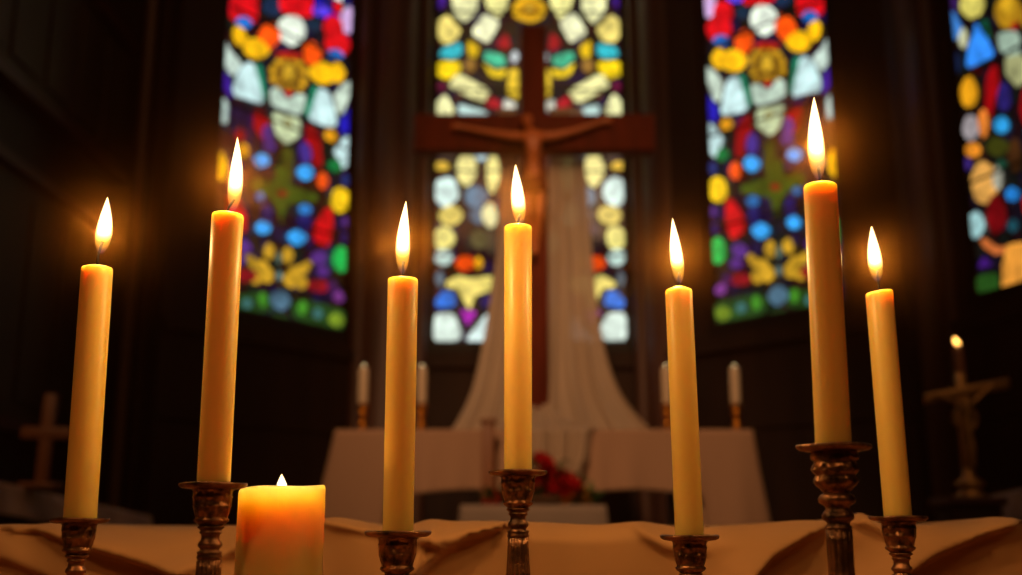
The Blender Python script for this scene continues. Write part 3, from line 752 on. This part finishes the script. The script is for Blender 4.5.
# ---------------------------------------------------------------- side credences
def credence(name, lab, clab, p0, p1, Y0, Y1, drop, depth, sgn):
    """a long side table running away along a wall; its cloth-covered top edge passes through the two sight points"""
    a, b = P(*p0, Y0), P(*p1, Y1); z0, z1 = a.z, b.z
    root = thing(name, lab, 'table', ((a.x+b.x)/2, (Y0+Y1)/2, 0))
    d = Vector((b.x-a.x, b.y-a.y, 0)); L_ = d.length; d.normalize(); nrm = Vector((-d.y, d.x, 0))*sgn
    def W(u, t, z): return Vector((a.x, a.y, 0))+d*u+nrm*t+Vector((0, 0, z))-Vector((root.location.x, root.location.y, 0))
    bm = bmesh.new()
    for s in (0,):
        v = bx(bm, (.01, .01, 0), (L_-.01, depth-.01, 1))
        for q in v: u, t, k = q.co; zt = z0+(z1-z0)*u/L_; q.co = W(u, t, zt-.045+.038*k)
    obj('tabletop', bm, M['wood'], root, False)
    for u in (.06, L_-.12):
        for t in (.04, depth-.10):
            bm = bmesh.new(); zt = z0+(z1-z0)*u/L_-.04
            fl = DAIS if W(u, t, 0).y+root.location.y > 3.30 else (0 if W(u, t, 0).y+root.location.y < 2.6 else DAIS*.33)
            v = bx(bm, (u, t, 0), (u+.06, t+.06, 1))
            for q in v: uu, tt, k = q.co; q.co = W(uu, tt, fl+(zt-fl)*k)
            obj('leg', bm, M['wood'], root, False)
    bm = bmesh.new()
    def fn(u, v):
        uu = u*L_; zt = z0+(z1-z0)*u
        if v < .5: t = depth*(1-v*2); z = zt
        else: t = -.004-.015*(v-.5)*2*(1+.8*sin(uu*26)); z = zt-drop*(v-.5)*2
        q = W(uu, t, z); return q+Vector((root.location.x, root.location.y, 0))
    grid(bm, 120, 31, fn)
    o = obj('table_cloth', bm, M['side_linen'], None); md = o.modifiers.new('s', 'SOLIDIFY'); md.thickness = .003; md.offset = 1
    tag(o, clab, 'tablecloth')
    return root, o
credence('side_table', 'narrow side table along the left wall under a white cloth', 'white cloth over the side table along the left wall', (-40, 474), (150, 517), 3.35, 4.6, .10, .40, 1)
credence('side_table', 'narrow side table at the right wall under a white cloth', 'white cloth over the side table at the right wall', (992, 496), (1070, 479), 4.15, 3.3, .10, .28, 1)

# plain wooden cross on a stepped foot, left
YX = 3.72
pc = P(43, 433, YX); pt_, pb_ = P(46, 394, YX), P(41, 488, YX)
wc = thing('wooden_cross', 'small plain brown wooden cross standing on the left side table', 'cross', (pb_.x, YX, pb_.z), rot=(0, radians(1.2), 0))
H_ = pt_.z-pb_.z; hwid = .020
bm = bmesh.new(); bx(bm, (-hwid, -.014, 0), (hwid, .014, H_)); bevel(bm, .003); obj('upright', bm, M['tan_wood'], wc)
zc_ = pc.z-pb_.z; bm = bmesh.new(); bx(bm, (-.086, -.015, zc_-.020), (.086, .015, zc_+.020)); bevel(bm, .003); obj('crossbar', bm, M['tan_wood'], wc)
bm = bmesh.new(); bx(bm, (-.06, -.045, 0), (.06, .045, .018)); bevel(bm, .003); obj('foot', bm, M['tan_wood'], wc)

# gilt crucifix and tilted candle, right
YG = 3.6
g0 = P(971, 498, YG)
ped = thing('side_pedestal', 'square wooden pedestal at the right carrying the small gilt crucifix', 'pedestal', (P(967, 498, YG).x, YG, DAIS))
hh = g0.z-DAIS
bm = bmesh.new(); bx(bm, (-.078, -.078, 0), (.078, .078, hh-.025)); bevel(bm, .004); obj('shaft', bm, M['wood'], ped)
bm = bmesh.new(); bx(bm, (-.094, -.09, hh-.025), (.094, .09, hh)); bevel(bm, .004); obj('top', bm, M['rail'], ped)
gc = thing('gilt_crucifix', 'small gilt standing crucifix on the pedestal at the right', 'crucifix', g0)
u_ = (P(971, 388, YG).z-g0.z)
bm = bmesh.new(); lathe(bm, [(.05, 0), (.052, .008), (.036, .018), (.030, .030), (.044, .038), (.046, .050), (.030, .060), (.018, .075), (.016, .10)], 28); obj('foot', bm, M['silver'], gc)
bm = bmesh.new(); bx(bm, (-.016, -.010, .095), (.016, .010, u_+.05)); bevel(bm, .003); obj('upright', bm, M['silver'], gc)
ax0, ax1 = P(925, 399, YG)-g0, P(1008, 383, YG)-g0
bm = bmesh.new(); v = bx(bm, (0, -.010, -.017), (1, .010, .017))
for q in v: q.co = Vector((ax0.x+(ax1.x-ax0.x)*q.co.x, q.co.y-.002, ax0.z+(ax1.z-ax0.z)*q.co.x+q.co.z))
bevel(bm, .003); obj('crossbar', bm, M['silver'], gc)
zr = P(969, 419, YG).z-g0.z
bm = bmesh.new(); n = 40
rg = [[bm.verts.new(((.034+.008*cos(2*PI*j/10))*cos(2*PI*i/n), -.016+.007*sin(2*PI*j/10), zr+(.038+.008*cos(2*PI*j/10))*sin(2*PI*i/n))) for j in range(10)] for i in range(n)]
for i in range(n):
    for j in range(10): bm.faces.new((rg[i][j], rg[(i+1) % n][j], rg[(i+1) % n][(j+1) % 10], rg[i][(j+1) % 10]))
obj('ring', bm, M['silver'], gc)
def G(x, z, y=-.024): return (x, y, z)
zt = u_
JG = {'hip': (G(0, zt-.14), .015), 'chest': (G(0, zt-.075), .019), 'neck': (G(0, zt-.05), .009), 'head': (G(.002, zt-.028, -.032), .013), 'shl': (G(-.022, zt-.058), .009), 'hal': (G(-.10, zt-.022), .005), 'shr': (G(.022, zt-.054), .009), 'har': (G(.10, zt+.012), .005),
      'knl': (G(-.007, zt-.20, -.036), .010), 'fol': (G(-.002, zt-.27), .006), 'knr': (G(.008, zt-.20, -.036), .010), 'for': (G(.004, zt-.27, -.03), .006)}
fg = skin('figure', [('hip', 'chest'), ('chest', 'neck'), ('neck', 'head'), ('neck', 'shl'), ('shl', 'hal'), ('neck', 'shr'), ('shr', 'har'), ('hip', 'knl'), ('knl', 'fol'), ('hip', 'knr'), ('knr', 'for')], JG, M['silver'], 1)
fg.parent = gc
# slim candle behind the crucifix
YK = YG+.21
kb = P(964, 498, YK); kb.z = g0.z-.10
k0, k1 = P(969, 470, YK), P(964, 347, YK)
kt = thing('slim_candle', 'slim burning candle standing behind the small gilt crucifix at the right', 'candle', k0)
HK = k1.z-k0.z
bm = bmesh.new(); lathe(bm, [(.0165, 0), (.0165, HK-.01), (.014, HK-.002), (.006, HK)], 24); obj('wax', bm, mat('brown_wax', (150, 92, 56), .5), kt)
obj('wick', wick_bm(.010, .001, -.002), M['wick'], kt, loc=(0, 0, HK))
f_ = flame_obj('flame', .034, .011, -.012, M['small_flame'], kt); f_.location = (.002, 0, HK+.002)
hk = thing('iron_candle_stand', 'slender stand behind the gilt crucifix holding the slim candle', 'candlestick', (k0.x, YK, DAIS))
bm = bmesh.new(); hz_ = k0.z-DAIS; lathe(bm, [(.10, 0), (.10, .01), (.03, .04), (.012, .07), (.012, hz_-.05), (.028, hz_-.02), (.03, hz_), (.02, hz_)], 24); obj('shaft', bm, M['wood'], hk)
lamp('slim_candle_light', 'POINT', (k0.x-.006, YK, k1.z+.016), .10, FLAME_RGB, .006)

# ---------------------------------------------------------------- the front table and its cloth
TZ = ZC-.225                                    # tabletop
ft = thing('front_table', 'long table under the tan cloth in front carrying the seven tapers', 'table', (0, .85, 0))
bm = bmesh.new(); bx(bm, (-1.1, -.42, TZ-.045), (1.1, .26, TZ-.004)); bevel(bm, .005); obj('tabletop', bm, M['wood'], ft)
bm = bmesh.new(); bx(bm, (-1.1, .27, TZ-.045), (1.1, .50, ZC-.012)); bevel(bm, .012, 3); obj('raised_ledge', bm, M['wood'], ft)
for sx in (-1, 1):
    for sy in (-.36, .40):
        bm = bmesh.new(); bx(bm, (sx*1.02-.03, sy-.03, 0), (sx*1.02+.03, sy+.03, TZ-.045)); obj('leg', bm, M['wood'], ft, False)
YE = 1.085
def L2(pts):
    out = []
    for px, py in pts:
        p = P(px, py, YE-.02); out.append((p.x, p.z-ZC))
    return out
# (polyline, amplitude, width under, width above)
ridges = [(L2([(14, 530), (40, 530), (70, 538), (115, 552), (205, 579), (260, 600)]), .026, .0035, .016),
          (L2([(262, 541), (235, 553), (200, 570), (150, 600)]), .016, .004, .014),
          (L2([(312, 521), (345, 528), (395, 537), (440, 545)]), .016, .004, .010),
          (L2([(500, 527), (470, 536), (440, 553), (414, 580), (400, 600)]), .030, .0035, .017),
          (L2([(440, 527), (424, 545), (416, 575)]), .016, .004, .010),
          (L2([(632, 522), (644, 536), (662, 548), (690, 556)]), .010, .004, .012),
          (L2([(826, 527), (800, 537), (768, 556), (744, 582), (735, 600)]), .030, .0035, .017),
          (L2([(1014, 524), (975, 534), (930, 556), (890, 582), (860, 600)]), .032, .004, .019),
          (L2([(848, 521), (868, 524), (890, 536)]), .012, .004, .008),
          (L2([(-60, 548), (10, 560), (70, 584)]), .012, .004, .020)]
lumps = [(P(340, 520, YE).x, .030, .006), (P(478, 520, YE).x, .045, .006), (P(60, 520, YE).x, .02, .004), (P(862, 520, YE).x, .012, .009), (P(1000, 520, YE).x, .03, .010), (P(800, 520, YE).x, .035, .005), (P(430, 520, YE).x, .015, .004), (P(640, 520, YE).x, .02, .002), (P(95, 520, YE).x, .2, -.002)]
def sd(x, z, pl):
    best = (9, 0)
    for i in range(len(pl)-1):
        ax, az = pl[i]; bx_, bz_ = pl[i+1]; dx, dz = bx_-ax, bz_-az; L_ = dx*dx+dz*dz
        t = max(0, min(1, ((x-ax)*dx+(z-az)*dz)/L_)); qx, qz = x-(ax+t*dx), z-(az+t*dz); dd = sqrt(qx*qx+qz*qz)
        if dd < best[0]: best = (dd, 1 if (z-(az+t*dz))-( -(dx/ (abs(dz)+1e-6))*0) > 0 else -1)
    return best
def front_cloth():
    bm = bmesh.new()
    # rings from behind the ledge, over its edge, down its face, over the table and down in front
    prof = []
    for k in range(8): prof.append((1.36-.27*k/7, 0, 'top'))
    for k in range(1, 9): a = PI/2*k/8; prof.append((1.09-.018*sin(a), -.018*(1-cos(a)), 'edge'))
    for k in range(1, 64): prof.append((1.072, -.018-(.205)*k/63, 'face'))
    for k in range(1, 30): prof.append((1.06-.66*k/29, -.223, 'flat'))
    for k in range(1, 10): prof.append((.395, -.223-.05*k, 'front'))
    NX = 620
    V = []
    for i in range(NX+1):
        x = -1.12+2.24*i/NX; col = []
        dz = sum(h*exp(-((x-xc)/w)**2) for xc, w, h in lumps)+.0015*sin(x*23)+.001*sin(x*61)
        for (Y, z, part) in prof:
            if part == 'top' : z2 = z+dz*max(0, (1.36-Y)/.27)
            elif part == 'edge': z2 = z+dz
            elif part == 'face': z2 = z+dz*max(0, 1+(z+.018)/.1)
            else: z2 = z
            off = 0
            if part in ('edge', 'face'):
                k = min(1, max(0, (-z)/.016)); kb = max(0, min(1, (z+.222)/.03))
                vf = .006*sin(x*31+1.3*sin(x*9)) + .0025*sin(x*74+z*12)+.006*sin(x*12+z*8)+.0015*noise.noise((x*20, z*20, 0))
                off += (vf+.006)*k*kb
                for pl, A, w0, w1 in ridges:
                    d_, s_ = sd(x, z2, pl)
                    g = exp(-(d_/w1)**2) if s_ > 0 else exp(-(d_/w0)**2)
                    off += A*g*min(1, k+.35)*kb
            elif part == 'flat': z2 = z
            col.append(bm.verts.new((x, Y-max(off, -.004), ZC+z2+.002)))
        V.append(col)
    for i in range(NX):
        for j in range(len(prof)-1): bm.faces.new((V[i][j], V[i+1][j], V[i+1][j+1], V[i][j+1]))
    return bm
fc = obj('front_cloth', front_cloth(), M['cloth']); tag(fc, 'tan cloth gathered in folds over the ledge behind the seven tapers', 'tablecloth')

# ---------------------------------------------------------------- the seven candlesticks and tapers
def holder_parts(hgt, s=1.0, style=0):
    """profile drawn downwards from the drip plate (z = 0 is the plate's upper face)"""
    plate = [(.0100, -.0035), (.0160, -.0038), (.0215, -.0030), (.0236, -.0016), (.0240, -.0002), (.0234, .0008), (.0225, .0002), (.0150, -.0010), (.0115, -.0010), (.0110, -.0030)]
    cup = [(.0105, -.0030), (.0142, -.0032), (.0146, -.0044), (.0137, -.0052), (.0137, -.0085), (.0142, -.0093), (.0136, -.0100), (.0132, -.0150), (.0135, -.0156), (.0130, -.0163), (.0120, -.0205), (.0112, -.0228), (.0110, -.0238), (.0122, -.0247), (.0122, -.0260), (.0108, -.0272), (.0080, -.0292)]
    knop = [(.0076, -.0288), (.0094, -.0296), (.0095, -.0306), (.0080, -.0316), (.0070, -.0326), (.0078, -.0334), (.0079, -.0342), (.0066, -.0352), (.0062, -.0372), (.0066, -.0392), (.0080, -.0408), (.0085, -.0424), (.0080, -.0438), (.0068, -.0450), (.0066, -.0462), (.0086, -.0470), (.0088, -.0482), (.0082, -.0492), (.0088, -.0502), (.0087, -.0516), (.0078, -.0530)]
    if style == 1:      # bulging rings
        cup = [(.0105, -.0030), (.0140, -.0034), (.0152, -.0062), (.0150, -.0085), (.0128, -.0102), (.0142, -.0125), (.0152, -.0150), (.0138, -.0172), (.0122, -.0186), (.0134, -.0205), (.0142, -.0228), (.0128, -.0252), (.0100, -.0275), (.0080, -.0300)]
        knop = [(.0078, -.0298), (.0102, -.0312), (.0118, -.0335), (.0112, -.0362), (.0080, -.0382), (.0072, -.0400), (.0088, -.0420), (.0102, -.0442), (.0096, -.0465), (.0074, -.0482), (.0070, -.0500), (.0084, -.0512), (.0086, -.0524), (.0078, -.0530)]
    shaft0 = -.0525; shaft1 = -(hgt-.030)
    return plate, cup, knop, shaft0, shaft1
def make_holder(label, pos, hgt, s, style=0, flute=14, mcup='bronze'):
    root = thing('candlestick', label, 'candlestick', (pos.x, pos.y, TZ+.005), 'bronze candlesticks on the front table')
    plate, cup, knop, s0, s1 = holder_parts(hgt, s, style)
    def up(prof): return [(r*s, z*s+hgt) for r, z in prof]
    def fl(i, a, r, z): return r, z+.0003*sin(3*a)*(1 if r > .02*s else 0)
    bm = bmesh.new(); lathe(bm, up(plate), 56, fl); obj('drip_plate', bm, M['bronze2'], root)
    def fcup(i, a, r, z): return r*(1+.012*sin(12*a)*(1 if 4 < i < 10 else 0)), z
    bm = bmesh.new(); lathe(bm, up(cup), 56, fcup); obj('cup', bm, M[mcup], root)
    bm = bmesh.new(); lathe(bm, up(knop), 48); obj('knop', bm, M['bronze2'], root)
    # fluted shaft
    z0 = s0*s+hgt; z1 = .040; rows = 24
    prof = [(ip([(0, .0082), (.25, .0100), (.6, .0118), (1, .0100)], k/rows)*s if style == 0 else ip([(0, .0080), (.12, .0078), (.45, .0135), (.8, .0150), (1, .0110)], k/rows)*s, z0+(z1-z0)*k/rows) for k in range(rows+1)]
    def ff(i, a, r, z): return r*(1+.09*(abs(sin(a*flute/2))-.6)), z
    bm = bmesh.new(); lathe(bm, prof, flute*8, ff); obj('shaft', bm, M['bronze2'], root)
    bm = bmesh.new(); lathe(bm, [(.046*s, 0), (.048*s, .003), (.047*s, .006), (.040*s, .009), (.034*s, .014), (.030*s, .017), (.018*s, .024), (.013*s, .030), (.016*s, .034), (.013*s, .038), (.0098*s, .041)], 56); obj('base', bm, M['bronze2'], root)
    return root

# px,py of plate centre; candle top; distance; candle width px bottom/top; flame tip, flame base; style
T = [  # plate(px,py) , top(px,py), d, wbot, wtop, tip, base, plate px width, dome, slant
    ((80, 519), (97.5, 264), .77, 31.8, 30.2, (107.5, 197), (101.0, 252), 57, .0022, 0.0),
    ((213.5, 484), (228, 212), .735, 32.6, 31.0, (237.5, 137), (233.0, 210), 67, .0012, -.0004),
    ((398, 532), (403, 276), .775, 30.6, 30.0, (406, 201), (402.5, 272), 67, .0016, 0.0),
    ((518, 471.5), (518, 225), .85, 27.8, 27.6, (515.5, 164), (520.0, 224), 59, .0008, 0.0),
    ((689.5, 536), (678.5, 285), .82, 28.6, 27.0, (672.5, 218), (679.5, 282), 59, .0034, 0.0),
    ((833.5, 446), (820, 182), .69, 35.4, 32.5, (814, 97), (818.5, 178), 74, .0016, 0.0),
    ((898, 517), (879, 290), .88, 27.2, 26.6, (871.5, 226), (877.5, 280), 57, .0010, .0012)]
hlab = ['bronze candlestick under the leftmost tall taper, low and before a tan fold', 'bronze candlestick beside the square-shouldered pillar candle, with a bright copper glint', 'bronze candlestick low before the tan cloth, first to the right of the pillar candle',
        'bronze candlestick under the middle taper, in front of the red flowers', 'bronze candlestick low before the tan cloth, next right after the middle one', 'tall bronze candlestick with bulging rings, nearest to the viewer', 'bronze candlestick under the rightmost tall taper']
clab = ['tall cream taper with a forward-leaning flame, leftmost of the seven', 'tall cream taper standing before the left stained glass window beside the pillar candle', 'cream taper just right of the pillar candle, flame before the dark column',
        'cream taper in the middle, its flame in front of the crucifix figure', 'cream taper with a pointed top, first to the right of the crucifix', 'tallest cream taper, flame before the right stained glass window', 'cream taper with a slanting top, rightmost of the seven']
for i, (pl, tp_, d, wb, wt, tip, fb, pw_, dome, slant) in enumerate(T):
    p0 = PD(*pl, d); p1 = P(*tp_, p0.y)
    k = ray(*pl).length and 1
    dep = d; r0 = wb/F*dep/2; r1 = wt/F*(ray(*tp_)*1).length*0 + wt/F*dep*1.0/2
    # depth of the top along the camera axis is a little larger
    dt = p1.y/ray(*tp_).y; r1 = wt/F*dt/2
    s = (pw_/F*d)/.048
    hgt = p0.z-TZ-.005
    st = 1 if i == 5 else 0
    hr = make_holder(hlab[i], p0, hgt, s, st, 12 if i == 5 else 16)
    vec = p1-p0; Lc = vec.length; ang = atan2(vec.x, vec.z)
    c = thing('taper_candle', clab[i], 'candle', p0+Vector((0, 0, -.0008)), 'lit tapers on the front table', rot=(0, ang, 0))
    def ft_(i_, a, r, z, slant=slant): return r*(1+.006*sin(2*a+i)), z+(slant*cos(a)*r/.011 if z > Lc*.9 else 0)
    rows = 30; prof = [(r0*.93, -.002), (r0, .0005)]+[(r0+(r1-r0)*q/rows, .0005+(Lc-dome-.0015-.0005)*q/rows) for q in range(1, rows+1)]
    zt_ = Lc-dome
    prof += [(r1*.975, zt_-.0006), (r1*.93, zt_), (r1*.78, zt_+dome*.25), (r1*.5, zt_+dome*.62), (r1*.25, Lc-.0002), (r1*.08, Lc)]
    bm = bmesh.new(); lathe(bm, prof, 56, ft_); obj('wax', bm, M['wax'], c)
    # flame and wick in the candle's own frame
    ft3, fb3 = P(*tip, p0.y), P(*fb, p0.y)
    inv = (Matrix.Translation(c.location) @ Matrix.Rotation(ang, 4, 'Y')).inverted()
    a_, b_ = inv @ ft3, inv @ fb3
    b_.z = min(b_.z, Lc+.012)
    wh = max(.006, b_.z-Lc+.004)+.004
    bm = bmesh.new(); tube(bm, [(0, 0, Lc-.002), (0, 0, Lc+wh*.35), (b_.x*.6, 0, Lc+wh*.7), (b_.x+.0006, 0, Lc+wh)], [.0009, .0009, .0010, .0011], 10); obj('wick', bm, M['wick'], c)
    fw = {0: 17.5, 1: 16, 2: 15.5, 3: 15.5, 4: 14.5, 5: 18.5, 6: 15.5}[i]/F*dt/2*.94
    zb_ = max(Lc+.0008, b_.z-.001)
    fo = flame_obj('flame', a_.z-zb_, fw, a_.x-b_.x, M['flame'], c, fat=.34, curl=(.0008 if i in (0, 1) else -.0006), base=0); fo.location = (b_.x, 0, zb_)
    # the light this flame gives
    mid = c.matrix_world
    wm = Matrix.Translation(c.location) @ Matrix.Rotation(ang, 4, 'Y')
    lamp('flame_light', 'POINT', wm @ Vector(((a_.x+b_.x)/2, 0, zb_+(a_.z-zb_)*.42)), CANDLE_W, FLAME_RGB, .007)
    FLAMES.append(tuple(wm @ Vector(((a_.x+b_.x)/2, 0, zb_+(a_.z-zb_)*.42))))

# pillar candle
pd = .775; pp = PD(282.5, 487, pd); R_ = 85/F*pd/2; Hp = pp.z-TZ-.005
pc_ = thing('pillar_candle', 'thick glowing pillar candle burning inside its rim, next to the second taper', 'candle', (pp.x, pp.y, TZ+.005))
def fp(i, a, r, z):
    if z > Hp*.93: z += .0012*cos(a-.2)+.0006*sin(3*a+1)
    return r*(1+.004*sin(2*a)), z
well = .016
prof = [(R_*.97, 0), (R_, .003)]+[(R_, .003+(Hp-.006)*q/24) for q in range(1, 25)]+[(R_*.985, Hp-.0010), (R_*.955, Hp), (R_*.92, Hp-.0012), (R_*.88, Hp-.006), (R_*.78, Hp-well*.8), (R_*.5, Hp-well), (R_*.1, Hp-well*1.02)]
bm = bmesh.new(); lathe(bm, prof, 72, fp); obj('wax', bm, M['pillar_wax'], pc_)
bm = bmesh.new(); tube(bm, [(0, 0, Hp-well-.003), (0, 0, Hp-well+.005), (.0008, 0, Hp-well+.009)], .0011, 10); obj('wick', bm, M['wick'], pc_)
tipz = P(281, 474, pp.y).z-TZ-.005
fo = flame_obj('flame', tipz-(Hp-well+.004), .0052, -.001, M['flame'], pc_, fat=.3); fo.location = (0, 0, Hp-well+.004)
lamp('pillar_flame_light', 'POINT', (pp.x, pp.y, TZ+Hp-.003), CANDLE_W*.25, (1, .50, .13), .005)

# ---------------------------------------------------------------- added warm fill lights, unseen, high up
def spot(name, loc, tgt, p, col, size, cone):
    o = lamp(name, 'SPOT', loc, p, col, size, spot=(cone, .8)); aim(o, tgt); return o
WARM = (1, .52, .24)
spot('altar_fill', (-.7, -.6, 5.6), (.15, 4.9, 1.75), 880, WARM, .25, 26)  # unseen source added to brighten the altar
spot('crucifix_fill', (.9, -.8, 5.6), (.13, 5.45, 2.9), 560, WARM, .25, 18)  # unseen source added to brighten the crucifix and figure
spot('front_fill', (-1.6, -1.8, 3.6), (0, .9, 1.1), 70, (1, .5, .17), .25, 34)  # added warm light from the front for tapers, holders and cloth
spot('front_fill', (1.8, -1.8, 3.6), (0, .9, 1.1), 38, (1, .5, .17), .25, 34)  # weaker added light from the front, right side
spot('side_fill', (-2.6, -.5, 4.6), (-1.5, 3.8, 1.35), 130, WARM, .2, 14)  # narrow light added for the small cross at the left
spot('side_fill', (2.6, -.5, 4.6), (1.55, 3.7, 1.5), 50, WARM, .2, 14)  # narrow light added for the small crucifix at the right
lamp('apse_fill', 'POINT', (.1, 1.0, 6.4), 52, (1, .52, .25), .4)  # unseen light added to lift the apse walls and columns

# ---------------------------------------------------------------- air, camera, colour
w = bpy.data.worlds.new('World'); S.world = w; w.use_nodes = True
n = w.node_tree.nodes; l = w.node_tree.links
n['Background'].inputs['Color'].default_value = (.02, .03, .05, 1); n['Background'].inputs['Strength'].default_value = .2
vs = n.new('ShaderNodeVolumeScatter'); vs.inputs['Color'].default_value = (.95, .36, .07, 1); vs.inputs['Density'].default_value = HAZE; vs.inputs['Anisotropy'].default_value = .2  # orange put into the scatter colour for the flame halos
l.new(vs.outputs[0], n['World Output'].inputs['Volume'])
# thin haze everywhere, and denser scatter added round each flame for its glow
geo = n.new('ShaderNodeNewGeometry'); acc = None
for p in FLAMES:
    ds = n.new('ShaderNodeVectorMath'); ds.operation = 'DISTANCE'; ds.inputs[1].default_value = p; l.new(geo.outputs['Position'], ds.inputs[0])
    if acc is None: acc = ds.outputs['Value']
    else:
        ad = n.new('ShaderNodeMath'); ad.operation = 'MINIMUM'; l.new(acc, ad.inputs[0]); l.new(ds.outputs['Value'], ad.inputs[1]); acc = ad.outputs[0]
ex = n.new('ShaderNodeMath'); ex.operation = 'POWER'; ex.inputs[0].default_value = exp(-1/.0125); l.new(acc, ex.inputs[1])
fin = n.new('ShaderNodeMath'); fin.operation = 'MULTIPLY_ADD'; fin.inputs[1].default_value = HALO; fin.inputs[2].default_value = HAZE
l.new(ex.outputs[0], fin.inputs[0]); l.new(fin.outputs[0], vs.inputs['Density'])
w.cycles.volume_step_size = .08; w.cycles.homogeneous_volume = False
S.cycles.volume_max_steps = 32

cd = bpy.data.cameras.new('camera'); cam = bpy.data.objects.new('camera', cd); C.objects.link(cam); S.camera = cam
cam.location = (0, 0, ZC); cam.rotation_euler = (PI/2+TH, 0, 0)
cd.sensor_width = 36; cd.lens = F/1022*36; cd.clip_start = .02
cd.dof.use_dof = True; cd.dof.focus_distance = .80; cd.dof.aperture_fstop = cd.lens/8.2; cd.dof.aperture_blades = 0

S.view_settings.view_transform = 'Standard'; S.view_settings.look = 'None'; S.view_settings.exposure = 0; S.view_settings.gamma = 1
S.view_settings.use_curve_mapping = False
cy = S.cycles
cy.use_denoising = True; cy.denoiser = 'OPENIMAGEDENOISE'; cy.denoising_input_passes = 'RGB_ALBEDO_NORMAL'
cy.max_bounces = 10; cy.diffuse_bounces = 3; cy.glossy_bounces = 4; cy.transparent_max_bounces = 24; cy.volume_bounces = 0; cy.transmission_bounces = 4
cy.sample_clamp_indirect = 2.5; cy.sample_clamp_direct = 0; cy.caustics_reflective = False; cy.caustics_refractive = False
cy.use_light_tree = True
